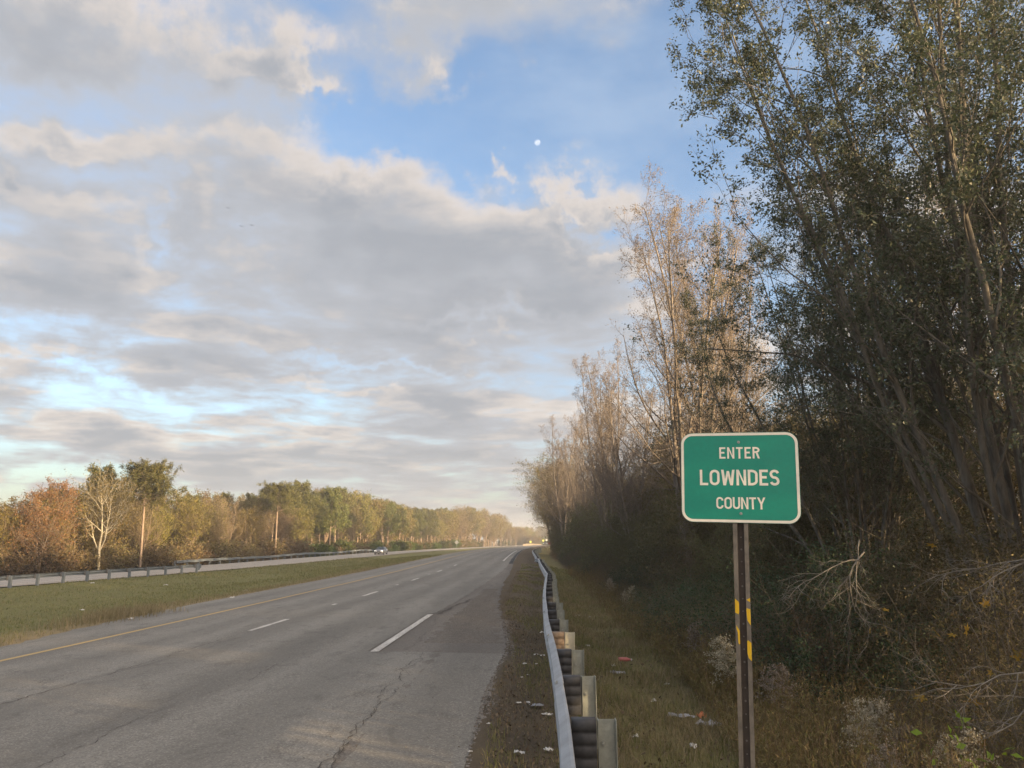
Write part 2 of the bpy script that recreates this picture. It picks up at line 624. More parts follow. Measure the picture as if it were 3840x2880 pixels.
def asphalt(name, c1, c2, patch, seam=0.0, bump=0.35):
    m, t, out = new_mat(name)
    co = t.n('ShaderNodeTexCoord').outputs['Object']
    uv = t.n('ShaderNodeUVMap', uv_map='road').outputs[0]
    big = t.noise(t.vmath('MULTIPLY', co, (0.55, 0.06, 1)), 1.0, 6, 0.62, 0.6).outputs[0]
    mid = t.noise(t.vmath('MULTIPLY', co, (2.2, 1.1, 1)), 1.0, 6, 0.7, 0.4).outputs[0]
    vor = t.n('ShaderNodeTexVoronoi', {'Vector': co, 'Scale': 62.0}).outputs['Color']
    agg = t.n('ShaderNodeSeparateColor', {0: vor}).outputs[0]
    fine = t.noise(co, 24, 5, 0.7).outputs[0]
    c = t.mix(t.smooth(big, 0.34, 0.66), c1, c2)
    c = t.mix(t.smooth(mid, 0.5, 0.72, 0, 0.85), c, patch)
    c = t.mix(t.smooth(fine, 0.5, 0.72, 0, 0.5), c, [v * 0.62 for v in c1])
    c = t.mix(t.smooth(agg, 0.72, 1.0, 0, 0.55), c, [min(1, v * 1.75) for v in c2])
    c = t.mix(t.smooth(agg, 0.28, 0.0, 0, 0.5), c, [v * 0.5 for v in c1])
    blot = t.noise(t.vmath('MULTIPLY', co, (0.9, 0.32, 1)), 1.3, 7, 0.72, 1.2).outputs[0]
    c = t.mix(t.smooth(blot, 0.54, 0.68, 0, 0.45), c, [v * 0.55 for v in c1])
    scr = t.noise(t.vmath('MULTIPLY', co, (4.0, 7.5, 1)), 1.0, 6, 0.75, 0.8).outputs[0]
    c = t.mix(t.smooth(scr, 0.58, 0.70, 0, 0.5), c, [v * 0.5 for v in c1])
    # polished, darkened wheel paths and an oil strip between them
    sx = t.n('ShaderNodeSeparateXYZ', {0: uv}).outputs[0]
    wob = t.noise(t.vmath('MULTIPLY', co, (0.2, 0.09, 1)), 1.0, 3).outputs[0]
    ph = t.math('MULTIPLY_ADD', wob, 1.6, t.math('MULTIPLY', sx, 2 * math.pi / 1.8))
    wp = t.math('MULTIPLY_ADD', t.math('SINE', ph), 0.5, 0.5)
    c = t.mix(t.math('MULTIPLY', wp, 0.34), c, [v * 0.55 for v in c1])
    b = t.n('ShaderNodeBsdfPrincipled', {'Base Color': c, 'Roughness': 0.88, 'Specular IOR Level': 0.25})
    hh = t.math('MULTIPLY_ADD', agg, 0.6, fine)
    bp = t.n('ShaderNodeBump', {'Strength': bump, 'Distance': 0.012, 'Height': hh})
    t.nt.links.new(bp.outputs[0], b.inputs['Normal'])
    t.nt.links.new(b.outputs[0], out.inputs[0])
    return m

M_lane = asphalt('asphalt_lanes', (0.185, 0.173, 0.150), (0.245, 0.231, 0.202), (0.135, 0.124, 0.108))
M_old = asphalt('asphalt_shoulder', (0.142, 0.128, 0.110), (0.192, 0.174, 0.150), (0.18, 0.15, 0.127), bump=0.5)
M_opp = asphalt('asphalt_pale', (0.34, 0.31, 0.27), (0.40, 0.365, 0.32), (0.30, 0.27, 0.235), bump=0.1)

def soil():
    m, t, out = new_mat('soil_and_grass')
    co = t.n('ShaderNodeTexCoord').outputs['Object']
    base = t.n('ShaderNodeAttribute', attribute_name='cover').outputs['Color']
    n1 = t.noise(co, 1.1, 6, 0.65).outputs[0]
    n2 = t.noise(co, 9.0, 6, 0.7).outputs[0]
    n3 = t.noise(co, 55.0, 4, 0.7).outputs[0]
    c = t.mix(t.smooth(n1, 0.42, 0.72, 0, 0.5), base, (0.16, 0.125, 0.07))
    c = t.mix(t.smooth(n2, 0.5, 0.75, 0, 0.6), c, (0.085, 0.07, 0.045))
    c = t.mix(t.smooth(n3, 0.55, 0.8, 0, 0.5), c, (0.20, 0.165, 0.11))
    b = t.n('ShaderNodeBsdfPrincipled', {'Base Color': c, 'Roughness': 0.95, 'Specular IOR Level': 0.1})
    bp = t.n('ShaderNodeBump', {'Strength': 0.7, 'Distance': 0.05, 'Height': t.math('MULTIPLY_ADD', n3, 0.5, n2)})
    t.nt.links.new(bp.outputs[0], b.inputs['Normal'])
    t.nt.links.new(b.outputs[0], out.inputs[0])
    return m
M_soil = soil()

gy = np.concatenate([np.arange(-60, -6, 3.0), np.arange(-6, 45, 0.4), np.arange(45, 130, 2.0), np.arange(130, 320, 6.0), np.arange(320, 1401, 30.0)])
gs = np.concatenate([[-700, -400, -250, -160, -110, -80, -70], np.arange(-62, -12, 0.8), np.arange(-12, -3, 0.4), np.arange(-3, 9, 0.22), np.arange(9, 30, 1.5), [32, 40, 55, 80, 120, 200, 350, 600]])
S, Y = np.meshgrid(gs, gy)
X = S + c_of(Y)
O_ = o_of(Y)
paved = paved_at(S, Y)
Z = prof(S, Y) + g_of(Y) + bumps_at(X, Y) - np.where(paved, np.where(S > -2.9, 0.012, 0.06), 0)
idx = np.arange(S.size).reshape(S.shape)
f = np.stack([idx[:-1, :-1], idx[:-1, 1:], idx[1:, 1:], idx[1:, :-1]], -1).reshape(-1, 4)
me = mesh_from('ground', np.stack([X, Y, Z], -1).reshape(-1, 3), f, M_soil, True)
dirt = np.array([0.11, 0.088, 0.063]); green = np.array([0.17, 0.165, 0.065]); tan = np.array([0.28, 0.22, 0.125]); litter_c = np.array([0.11, 0.085, 0.052])
def W(v, a, b): return np.clip((v - a) / (b - a), 0, 1)[..., None]
C = np.broadcast_to(litter_c, S.shape + (3,)).copy()
med = (S < -10.5) & (S > O_ - 1)
C = np.where(med[..., None], green, C)
Lf = left_edge(Y)
C = np.where((S[..., None] < -10.5) & ((Lf - S)[..., None] < 2.6), tan * (1 - W(Lf - S, 0.4, 2.2)) + green * W(Lf - S, 0.4, 2.2), C)
C = np.where(((S > -4) & (S < 0.75))[..., None], dirt, C)
vg = ((S >= 0.75) & (S < 3.6))[..., None]
C = np.where(vg, (green * 0.6 + tan * 0.25) * (1 - W(S, 2.2, 3.6)) + litter_c * W(S, 2.2, 3.6), C)
ca = me.color_attributes.new('cover', 'FLOAT_COLOR', 'POINT')
ca.data.foreach_set('color', np.concatenate([C, np.ones(S.shape + (1,))], -1).astype(np.float32).ravel())
kind(put('ground', me), 'structure')

# main carriageway: pale overlay of the two lanes, with a ragged right edge over the older shoulder
ys = np.concatenate([np.arange(-40, 4, 2.0), np.arange(4, 60, 0.16), np.arange(60, 140, 1.0), np.arange(140, 1200, 8.0)])
jit = np.convolve(rs.normal(0, 1, len(ys) + 8), np.ones(3) / 3, 'same')[:len(ys)]
def rag_r(y):
    base = np.interp(y, [-40, 15.5, 15.9, 23.5, 24.5, 29, 40, 70, 90, 1200], [-3.44, -3.44, -3.44, -3.4, -3.2, -3.02, -2.82, -2.4, -2.5, -2.7])
    base = np.where(y < 15.85, edge_of(y) + 0.02, base)
    amp = np.interp(y, [-40, 21, 23, 60, 100, 200], [0.012, 0.015, 0.06, 0.07, 0.03, 0.0])
    return base + jit * np.where(y < 15.85, 0.07, amp)
def rag_sh(y):
    return edge_of(y) + jit[::-1] * np.interp(y, [0, 5, 40, 90], [0.02, 0.075, 0.07, 0.02])
road = strip('road', ys, [lambda y: left_edge(y) + jit * 0.08, lambda y: -10.4 + 0 * y, lambda y: -7.2 + 0 * y, lambda y: -3.6 + 0 * y, rag_r], 0.004, M_lane)
kind(road, 'structure')
sh = strip('road_shoulder', ys, [lambda y: -3.5 + 0 * y, lambda y: -2.0 + 0 * y, rag_sh], -0.001, M_old)
kind(sh, 'structure')
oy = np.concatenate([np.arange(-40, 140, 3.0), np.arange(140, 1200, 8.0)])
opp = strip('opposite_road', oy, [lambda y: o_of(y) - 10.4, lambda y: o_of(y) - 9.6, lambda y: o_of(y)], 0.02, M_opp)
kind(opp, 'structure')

def paint(name, c, worn, lo=0.42, hi=0.62):
    m, t, out = new_mat(name)
    co = t.n('ShaderNodeTexCoord').outputs['Object']
    nz = t.noise(co, 16, 6, 0.75, 0.3).outputs[0]
    n2 = t.noise(t.vmath('MULTIPLY', co, (3, 0.6, 1)), 1, 4).outputs[0]
    cc = t.mix(t.smooth(t.math('MULTIPLY_ADD', n2, 0.35, nz), lo + 0.22, hi + 0.22), c, worn)
    b = t.n('ShaderNodeBsdfPrincipled', {'Base Color': cc, 'Roughness': 0.75, 'Specular IOR Level': 0.3})
    t.nt.links.new(b.outputs[0], out.inputs[0])
    return m
M_white = paint('white_road_paint', (0.68, 0.66, 0.60), (0.33, 0.30, 0.27), 0.36, 0.56)
M_yell = paint('yellow_road_paint', (0.46, 0.325, 0.14), (0.28, 0.235, 0.15), 0.55, 0.8)

def marking(name, s, w_, y0, y1, m, parent, dz=0.009, step=0.5):
    yy = np.linspace(y0, y1, max(2, int((y1 - y0) / step)))
    j = rs.normal(0, 0.008, len(yy))
    return strip(name, yy, [lambda y: s - w_ / 2 + j, lambda y: s + w_ / 2 + j[::-1]], dz, m, parent, uv=False)
yl = np.concatenate([np.arange(-20, 60, 2.0), np.arange(60, 400, 5.0)])
strip('edge_line', yl, [lambda y: np.interp(y, [18, 40, 80], [-10.58, -10.85, -10.95]), lambda y: np.interp(y, [18, 40, 80], [-10.44, -10.70, -10.80])], 0.009, M_yell, road, uv=False)
for k in range(-1, 5):
    y0 = 20.2 + 13.0 * k
    marking('lane_line', -7.38, 0.14, y0, y0 + 3.0, M_white, road)
    if k in (0, 1, 2, 3):
        marking('lane_line', -7.45, 0.13, y0 + 8.3, y0 + 8.8, M_white, road)
strip('edge_line', np.arange(15.9, 24.1, 0.3), [lambda y: -3.37 + 0 * y, lambda y: -3.20 + 0 * y], 0.006, M_white, sh, uv=False)
strip('edge_line', np.arange(84, 150, 3.0), [lambda y: -3.3 + 0 * y, lambda y: -3.12 + 0 * y], 0.011, M_white, road, uv=False)
for e, m_ in ((-0.9, M_yell), (-8.9, M_white)):
    strip('edge_line', oy, [lambda y: o_of(y) + e - 0.08, lambda y: o_of(y) + e + 0.08], 0.026, m_, opp, uv=False)

# long cracks in the shoulder and along the lane seam
M_crack = simple('crack_filler', (0.075, 0.064, 0.054), 0.95, var=0.3)
def crack(y0, y1, s0, s1, wd, seed, parent, dz=0.0035, wander=0.03, step=0.08):
    r = np.random.default_rng(seed)
    yy = np.arange(y0, y1, step)
    walk = np.cumsum(r.normal(0, wander, len(yy)))
    walk -= np.linspace(0, walk[-1], len(yy))
    cen = np.linspace(s0, s1, len(yy)) + walk * 0.8 + r.normal(0, 0.008, len(yy))
    ww = wd * np.clip(np.abs(r.normal(0.55, 0.45, len(yy))), 0.12, 1.4)
    strip('crack', yy, [lambda y: cen - ww, lambda y: cen + ww], dz, M_crack, parent, uv=False)
crack(6.2, 15.9, -2.10, -2.34, 0.007, 3, road, dz=0.0085)
crack(6.4, 15.3, -1.98, -2.18, 0.0055, 4, road, dz=0.0085)
crack(16.2, 23.5, -2.75, -3.0, 0.006, 6, sh)
crack(6.0, 19.6, -7.4, -7.42, 0.014, 7, road, dz=0.008)
crack(6.0, 16.0, -4.9, -4.7, 0.006, 8, road, dz=0.008)
crack(9.0, 14.0, -8.3, -8.1, 0.007, 9, road, dz=0.008)
crack(24.0, 30.6, -3.1, -2.6, 0.07, 12, sh, wander=0.02)

# milled rumble strips across the shoulder
G_ = Geo()
for k in range(58):
    y = 17.5 + k * 0.34
    a = -2.5 + rs.normal(0, 0.05); b = edge_of(y) - 0.12 + rs.normal(0, 0.1)
    z0 = g_of(y) + float(prof(-2, y))
    a, b = a + c_of(y), b + c_of(y)
    G_.add([(a, y - 0.09, z0 + 0.001), (b, y - 0.09, z0 - 0.012), (b, y, z0 + 0.016), (a, y, z0 + 0.024), (a, y + 0.09, z0 + 0.001), (b, y + 0.09, z0 - 0.012)],
           [(0, 1, 2, 3), (3, 2, 5, 4)])
kind(G_.put('rumble_strip', M_old, sh), 'stuff')

# loose gravel along the broken edge of the shoulder
ico = bmesh.new(); bmesh.ops.create_icosphere(ico, subdivisions=1, radius=1)
iv = np.array([v.co[:] for v in ico.verts]); if_ = np.array([[v.index for v in f_.verts] for f_ in ico.faces]); ico.free()
def pebbles(n, fy, fs, smin, smax, zoff=0.0):
    y = fy(n); s = fs(y)
    sc = smin + (smax - smin) * rs.random(n) ** 3
    x = s + c_of(y)
    z = prof(s, y) + g_of(y) + zoff
    v = iv[None] * (1 + rs.normal(0, 0.18, (n, len(iv), 1)))
    v = v * sc[:, None, None] * rs.uniform(0.6, 1.3, (n, 1, 3)) * np.array([1, 1, 0.65])
    v += np.stack([x, y, z + sc * 0.2], -1)[:, None]
    f_ = (if_[None] + (np.arange(n) * len(iv))[:, None, None]).reshape(-1, 3)
    return v.reshape(-1, 3), f_
M_stone = leaf_mat('gravel', [(0.13, 0.12, 0.10), (0.20, 0.185, 0.16), (0.30, 0.285, 0.25), (0.16, 0.135, 0.11)], trans=0.0, rough=0.9)
v1, f1 = pebbles(4200, lambda n: 5.5 + 17 * rs.random(n) ** 1.5, lambda y: edge_of(y) + np.abs(rs.normal(0, 0.15, len(y))) - 0.04, 0.004, 0.026, 0.005)
v2, f2 = pebbles(700, lambda n: 5.5 + 12 * rs.random(n), lambda y: rs.uniform(-2.6, 0.3, len(y)), 0.003, 0.011, 0.003)
def fallen(n, fy, fs, size):
    y = fy(n); x = fs(y) + c_of(y)
    P = np.stack([x, y, ground_z(x, y) + 0.012], 1)
    return leaves_on(rs, np.stack([P, P + np.array([0.01, 0.01, 0.004])], 1), 1, size, 0.6, 0.004, 0.0, 0.0, 1.2)
M_fall = leaf_mat('fallen_leaf', [(0.16, 0.115, 0.075), (0.10, 0.075, 0.05), (0.24, 0.19, 0.13), (0.07, 0.055, 0.04)], 0.1, 0.8, 0.1)
va, fa = fallen(2600, lambda n: 5.5 + 26 * rs.random(n) ** 1.6, lambda y: edge_of(y) + 0.15 + np.abs(rs.normal(0, 0.5, len(y))), 0.05)
vb, fb_ = fallen(5200, lambda n: 5.0 + 30 * rs.random(n) ** 1.6, lambda y: rs.uniform(0.5, 3.6, len(y)), 0.055)
kind(put('fallen_leaves', mesh_from('fallen_leaves', np.concatenate([va, vb]), np.concatenate([fa, fb_ + len(va)]), M_fall)), 'stuff')
kind(put('gravel', mesh_from('gravel', np.concatenate([v1, v2]), np.concatenate([f1, f2 + len(v1)]), M_stone)), 'stuff')

# ================================================================ guardrails
M_galv = simple('galvanised_steel', (0.33, 0.345, 0.36), 0.6, 0.3, var=0.16, scale=3.2, bump=0.08, dirt=(0.27, 0.26, 0.24))
M_post = simple('weathered_steel_post', (0.30, 0.31, 0.27), 0.65, 0.25, var=0.2, scale=7, dirt=(0.42, 0.43, 0.38))
M_pale_post = simple('sun_painted_post', (0.58, 0.54, 0.42), 0.5, 0.3, var=0.12, scale=7)  # patch of sun on one post, put into a paler steel colour
M_block = simple('recycled_plastic_block', (0.055, 0.056, 0.06), 0.62, var=0.25, scale=12, spec=0.3)
M_sunblk = simple('sun_painted_block', (0.27, 0.20, 0.14), 0.85, var=0.25, scale=14)  # block of the sunlit post, its warm light put into the colour
M_bolt = simple('bolt_steel', (0.34, 0.35, 0.33), 0.45, 0.6)

WPROF = [(0.0, 0.155), (-0.022, 0.150), (-0.060, 0.124), (-0.083, 0.108), (-0.083, 0.070), (-0.045, 0.040), (-0.004, 0.014), (-0.004, -0.014), (-0.045, -0.040),
         (-0.083, -0.070), (-0.083, -0.108), (-0.060, -0.124), (-0.022, -0.150), (0.0, -0.155)]

def w_beam(path, side=-1, th=0.005):
    """W-profile beam along path [(x,y,z,..)], bulging towards side"""
    n = len(WPROF)
    P = [Vector(p) for p in path]
    rings = []
    for i, p in enumerate(P):
        t = (P[min(i + 1, len(P) - 1)] - P[max(i - 1, 0)]); t.z = 0; t.normalize()
        lat = Vector((t.y, -t.x, 0))
        out_ = [p + lat * (-side) * a + Vector((0, 0, z)) for a, z in WPROF]
        inn = [p + lat * (-side) * (a + th) + Vector((0, 0, z * (1 - th / 0.155))) for a, z in reversed(WPROF)]
        rings.append(out_ + inn)
    return Geo().loft(rings)

def post_mesh():
    g_ = Geo()
    h0, h1 = -0.35, 0.76
    zc, zh = (h0 + h1) / 2, h1 - h0
    g_.box((-0.071, 0, zc), (0.008, 0.10, zh)); g_.box((0.071, 0, zc), (0.008, 0.10, zh)); g_.box((0, 0, zc), (0.134, 0.007, zh))
    return g_
def block_mesh():
    zz = np.linspace(-0.19, 0.19, 29)
    w_ = 0.062 + 0.020 * np.abs(np.sin((zz + 0.19) / 0.38 * math.pi * 4)) ** 0.7
    outl = [(-a, z) for a, z in zip(w_, zz)] + [(a, z) for a, z in zip(w_[::-1], zz[::-1])]
    return Geo().prism([(a, z) for a, z in outl][::-1], -0.098, 0.098, 'x')
def bolt_mesh():
    return Geo().tube((0, 0.004, 0), (0, -0.014, 0), 0.016, 0.014, 6).tube((0, -0.014, 0), (0, -0.03, 0), 0.008, 0.008, 6)
me_post = post_mesh().mesh('post', M_post)
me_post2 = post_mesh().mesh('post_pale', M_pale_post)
for y_ in ():
    pass
me_block = block_mesh().mesh('block', M_block, True)
me_block2 = block_mesh().mesh('block_sun_painted', M_sunblk, True)
me_bolt = bolt_mesh().mesh('bolt', M_bolt)

# right-hand rail: knocked about, so its line wanders
RAIL = [(-8, 0.20), (0, 0.20), (5.3, 0.22), (6.6, 0.235), (8.8, 0.23), (10.8, 0.215), (14.5, 0.165), (19.8, 0.155), (25.7, 0.21), (31, 0.29), (36, 0.37), (38.5, 0.32), (51, 0.12), (60, 0.02), (64.5, -0.02), (66, -0.34), (69, -0.20),
        (75, -0.34), (81, -0.44), (93, -0.70), (105, -0.88), (116, -0.72), (127, -0.32), (138, 0.11)]
rx = lambda y: float(np.interp(y, [a for a, _ in RAIL], [b for _, b in RAIL]))
rg = thing('guardrail', 'battered steel guardrail on black ribbed blocks along the right edge of the shoulder', 'guardrail', (rx(0), 0, gz(0, 0)))
base = Vector(rg.location)
SP = 2.03
y0 = 6.62 - SP * 7
def rail_pt(y):
    return Vector((rx(y), y, g_of(y) - 0.02 + 0.61)) - base
nseg = int((138 - y0) / (2 * SP))
for k in range(nseg):
    a = y0 + 2 * SP * k - 0.5
    b = a + 2 * SP + 0.22
    yy = np.unique(np.concatenate([np.linspace(a, b, 9), [yk for yk, _ in RAIL if a < yk < b]]))
    pts = []
    for i, y in enumerate(yy):
        v = rail_pt(y)
        v.x += -0.006 * (k % 2)
        v.z += 0.002 * (k % 2)
        pts.append(v)
    bm_ = w_beam(pts, side=-1).put('rail_beam', M_galv, rg)
    for j in range(2):
        bo = put('bolt', me_bolt, bm_, rail_pt(b - 0.10) + Vector((-0.075, -0.02 + j * 0.05, 0.135 - 0.02 * j)), (R(-60), 0, R(90)))
npost = int((138 - y0) / SP)
for k in range(npost):
    y = y0 + SP * k
    jx = float(rs.normal(0, 0.006)); tz = float(rs.normal(0, 0.018))
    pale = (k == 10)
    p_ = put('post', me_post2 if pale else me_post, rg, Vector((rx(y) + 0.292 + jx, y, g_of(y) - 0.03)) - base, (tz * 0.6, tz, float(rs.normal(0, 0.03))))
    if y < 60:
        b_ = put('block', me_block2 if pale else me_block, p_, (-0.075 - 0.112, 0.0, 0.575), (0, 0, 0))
        put('bolt', me_bolt, p_, (-0.035, -0.004, 0.58), (0, 0, 0))
    else:
        put('block', me_block, p_, (-0.075 - 0.112, 0.0, 0.575))

def far_rail(name, label, s_of, y0, y1, sp, face, end0=False):
    xa = s_of(y0) + c_of(y0)
    t = thing(name, label, 'guardrail', (float(xa), y0, gz(xa, y0)))
    b0 = Vector(t.location)
    pt = lambda y, dz: Vector((float(s_of(y) + c_of(y)), y, gz(s_of(y) + c_of(y), y) + dz)) - b0
    yy = np.arange(y0, y1 + 0.01, sp)
    for k in range(0, len(yy) - 2, 2):
        seg = np.linspace(yy[k] - 0.2, yy[k + 2] + 0.1, 5)
        pts = [pt(y, 0.66 + 0.003 * (k % 4)) + Vector((0.006 * (k % 4) / 2, 0, 0)) for y in seg]
        bm2 = w_beam(pts, side=face, th=0.006)
        zc_ = sum(v[2] for v in bm2.v) / len(bm2.v)
        bm2.put('rail_beam', M_galv, t)
    for k, y in enumerate(yy):
        p_ = put('post', me_far_post, t, pt(y, 0.0) + Vector((-face * 0.29, 0, 0)), (0, float(rs.normal(0, 0.01)), 0))
        put('block', me_far_block, p_, (face * 0.16, 0, 0.66))
    return t
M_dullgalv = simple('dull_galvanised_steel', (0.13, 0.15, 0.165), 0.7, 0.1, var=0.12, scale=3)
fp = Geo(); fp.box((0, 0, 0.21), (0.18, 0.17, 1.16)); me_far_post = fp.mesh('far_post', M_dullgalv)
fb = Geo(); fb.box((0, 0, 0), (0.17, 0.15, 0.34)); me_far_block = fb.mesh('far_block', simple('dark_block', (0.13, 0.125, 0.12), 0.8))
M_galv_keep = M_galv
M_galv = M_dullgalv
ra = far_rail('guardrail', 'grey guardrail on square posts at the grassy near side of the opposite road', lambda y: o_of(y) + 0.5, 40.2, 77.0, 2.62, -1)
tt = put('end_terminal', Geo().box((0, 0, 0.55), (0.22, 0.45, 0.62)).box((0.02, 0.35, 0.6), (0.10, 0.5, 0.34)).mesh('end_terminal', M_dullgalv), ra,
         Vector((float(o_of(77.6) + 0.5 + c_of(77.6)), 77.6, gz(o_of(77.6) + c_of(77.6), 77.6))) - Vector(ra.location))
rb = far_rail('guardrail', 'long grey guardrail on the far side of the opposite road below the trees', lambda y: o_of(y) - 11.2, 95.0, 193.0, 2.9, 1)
M_galv = M_galv_keep

# ================================================================ county sign
M_green = simple('green_reflective_sheeting', (0.0, 0.262, 0.178), 0.38, var=0.04, scale=40, spec=0.5)
M_cream = simple('white_reflective_sheeting', (0.90, 0.83, 0.70), 0.45, var=0.03, scale=30)
M_alu = simple('aluminium_sheet', (0.5, 0.5, 0.5), 0.4, 0.7)
M_upost = simple('brown_steel_channel', (0.185, 0.158, 0.128), 0.65, 0.1, var=0.25, scale=11, dirt=(0.25, 0.22, 0.18))
M_tape = simple('yellow_tape', (0.82, 0.50, 0.02), 0.5, var=0.05)

def rrect(w_, h, r, n=8):
    pts = []
    for cx, cy, a0 in ((w_ / 2 - r, h / 2 - r, 0), (-w_ / 2 + r, h / 2 - r, 90), (-w_ / 2 + r, -h / 2 + r, 180), (w_ / 2 - r, -h / 2 + r, 270)):
        for i in range(n + 1):
            a = R(a0 + 90 * i / n)
            pts.append((cx + r * math.cos(a), cy + r * math.sin(a)))
    return pts

def ribbon(pts, w_, closed=False):
    """flat stroke of even width as quads, mitred at the bends"""
    P = [Vector((a, b)) for a, b in pts]
    n = len(P)
    L_, Rr = [], []
    for i, p in enumerate(P):
        a = P[i - 1] if (i > 0 or closed) else None
        b = P[(i + 1) % n] if (i < n - 1 or closed) else None
        d1 = (p - a).normalized() if a is not None else (b - p).normalized()
        d2 = (b - p).normalized() if b is not None else d1
        n1 = Vector((-d1.y, d1.x)); n2 = Vector((-d2.y, d2.x))
        m = (n1 + n2).normalized()
        k = w_ / 2 / max(0.35, m.dot(n1))
        L_.append(p + m * k); Rr.append(p - m * k)
    quads = []
    for i in range(n if closed else n - 1):
        j = (i + 1) % n
        quads.append([Rr[i], Rr[j], L_[j], L_[i]])
    return quads

def arc(cx, cy, rx_, ry_, a0, a1, n=10):
    return [(cx + rx_ * math.cos(R(a0 + (a1 - a0) * i / n)), cy + ry_ * math.sin(R(a0 + (a1 - a0) * i / n))) for i in range(n + 1)]

def glyph(ch, t):
    """unit-height capital: list of polygons, and its width. t = stroke width"""
    h = t / 2
    rect = lambda a, b, c, d: [(a, b), (c, b), (c, d), (a, d)]
    if ch == 'E':
        w_ = 0.52; return [rect(0, 0, t, 1), rect(t, 0, w_, t), rect(t, 1 - t, w_, 1), rect(t, 0.5 - h + 0.02, w_ - 0.08, 0.5 + h + 0.02)], w_
    if ch == 'L':
        w_ = 0.52; return [rect(0, 0, t, 1), rect(t, 0, w_, t)], w_
    if ch == 'T':
        w_ = 0.56; return [rect(0, 1 - t, w_, 1), rect(w_ / 2 - h, 0, w_ / 2 + h, 1 - t)], w_
    if ch == 'N':
        w_ = 0.60; return [rect(0, 0, t, 1), rect(w_ - t, 0, w_, 1), [(t, 1), (t, 0.74), (w_ - t, 0), (w_ - t, 0.26)]], w_
    if ch == 'Y':
        w_ = 0.68; c = w_ / 2; return [rect(c - h, 0, c + h, 0.42), [(c - h, 0.42), (c + h, 0.42), (w_, 1), (w_ - t * 1.1, 1), (c, 0.6), (t * 1.1, 1), (0, 1)]], w_
    if ch == 'W':
        w_ = 0.84
        k = t * 1.02
        V_ = lambda a, b, c, d: [(a, 1.0 if a in (0, w_ - k) else d), (a + k, 1.0 if a in (0, w_ - k) else d), (b + k * 0.5, 0), (b - k * 0.5, 0)]
        return [[(0, 1), (0.20 - k * .5, 0), (0.20 + k * .55, 0), (k, 1)], [(0.20 + k * .56, 0), (0.20 + k * .1, 0.30), (0.42 - k * .45, 0.92), (0.42, 0.92), (0.42, 0.60)],
                [(0.64 - k * .56, 0), (0.42, 0.60), (0.42, 0.92), (0.42 + k * .45, 0.92), (0.64 - k * .1, 0.30)], [(0.84, 1), (0.84 - k, 1), (0.64 - k * .55, 0), (0.64 + k * .5, 0)]], w_
    if ch == 'R':
        w_ = 0.58
        bowl = [(t, 1 - h)] + arc(w_ - 0.25 - h, 0.74, 0.25, 0.26 - h, 90, -90, 10) + [(t, 0.48 + h)]
        return [rect(0, 0, t, 1)] + [[(a.x, a.y) for a in q_] for q_ in ribbon(bowl, t)] + [[(0.26, 0.475), (w_ - t * 1.05, 0), (w_ + 0.01, 0), (0.43, 0.483)]], w_
    if ch == 'O':
        w_ = 0.62; rx_ = w_ / 2 - h
        o = arc(w_ / 2, 1 - 0.29, rx_, 0.29 - h, 0, 180, 10) + arc(w_ / 2, 0.29, rx_, 0.29 - h, 180, 360, 10)
        return [[(a.x, a.y) for a in q_] for q_ in ribbon(o, t, True)], w_
    if ch == 'U':
        w_ = 0.60; rx_ = w_ / 2 - h
        o = [(h, 1)] + arc(w_ / 2, 0.29, rx_, 0.29 - h, 180, 360, 12) + [(w_ - h, 1)]
        return [[(a.x, a.y) for a in q_] for q_ in ribbon(o, t)], w_
    if ch == 'C':
        w_ = 0.60; rx_ = w_ / 2 - h
        o = arc(w_ / 2, 1 - 0.29, rx_, 0.29 - h, -2, 180, 11) + arc(w_ / 2, 0.29, rx_, 0.29 - h, 180, 362, 11)
        return [[(a.x, a.y) for a in q_] for q_ in ribbon(o, t)], w_
    if ch == 'D':
        w_ = 0.60
        o = [(t, 1 - h)] + arc(w_ - 0.29 - h, 1 - 0.30, 0.29, 0.30 - h, 90, 0, 8) + arc(w_ - 0.29 - h, 0.30, 0.29, 0.30 - h, 0, -90, 8) + [(t, h)]
        return [rect(0, 0, t, 1)] + [[(a.x, a.y) for a in q_] for q_ in ribbon(o, t)], w_
    if ch == 'S':
        w_ = 0.58; rx_ = w_ / 2 - h
        o = arc(w_ / 2, 0.74, rx_, 0.26 - h, 12, 180, 9) + arc(w_ / 2, 0.74, rx_, 0.235, 195, 262, 5) + arc(w_ / 2, 0.27, rx_, 0.235, 82, 15, 5) + arc(w_ / 2, 0.26, rx_, 0.26 - h, 0, -168, 9)
        return [[(a.x, a.y) for a in q_] for q_ in ribbon(o, t)], w_

SW, SH = 0.735, 0.582
SX, SY = 1.215, 5.05
sz = gz(SX, SY)
PZ = 2.535 - sz          # panel centre above ground
sg = thing('road_sign', 'green county line sign with white lettering on a single brown steel post', 'road sign', (SX, SY, sz))
sg.rotation_euler = (R(-0.5), R(1.7), R(-17))
g_ = Geo().prism(rrect(SW, SH, 0.075), -0.003, 0.0, 'y'); pan = g_.put('panel', M_green, sg, loc=(0, 0, PZ))
g_ = Geo().prism(rrect(SW - 0.002, SH - 0.002, 0.074), 0.0005, 0.002, 'y'); g_.put('panel_back', M_alu, pan)
outer, inner = rrect(SW - 0.004, SH - 0.004, 0.073, 10), rrect(SW - 0.038, SH - 0.038, 0.056, 10)
n = len(outer)
Geo().add([(a, -0.0040, b) for a, b in outer] + [(a, -0.0040, b) for a, b in inner], [(i, (i + 1) % n, n + (i + 1) % n, n + i) for i in range(n)]).put('border', M_cream, sg, loc=(0, 0, PZ))
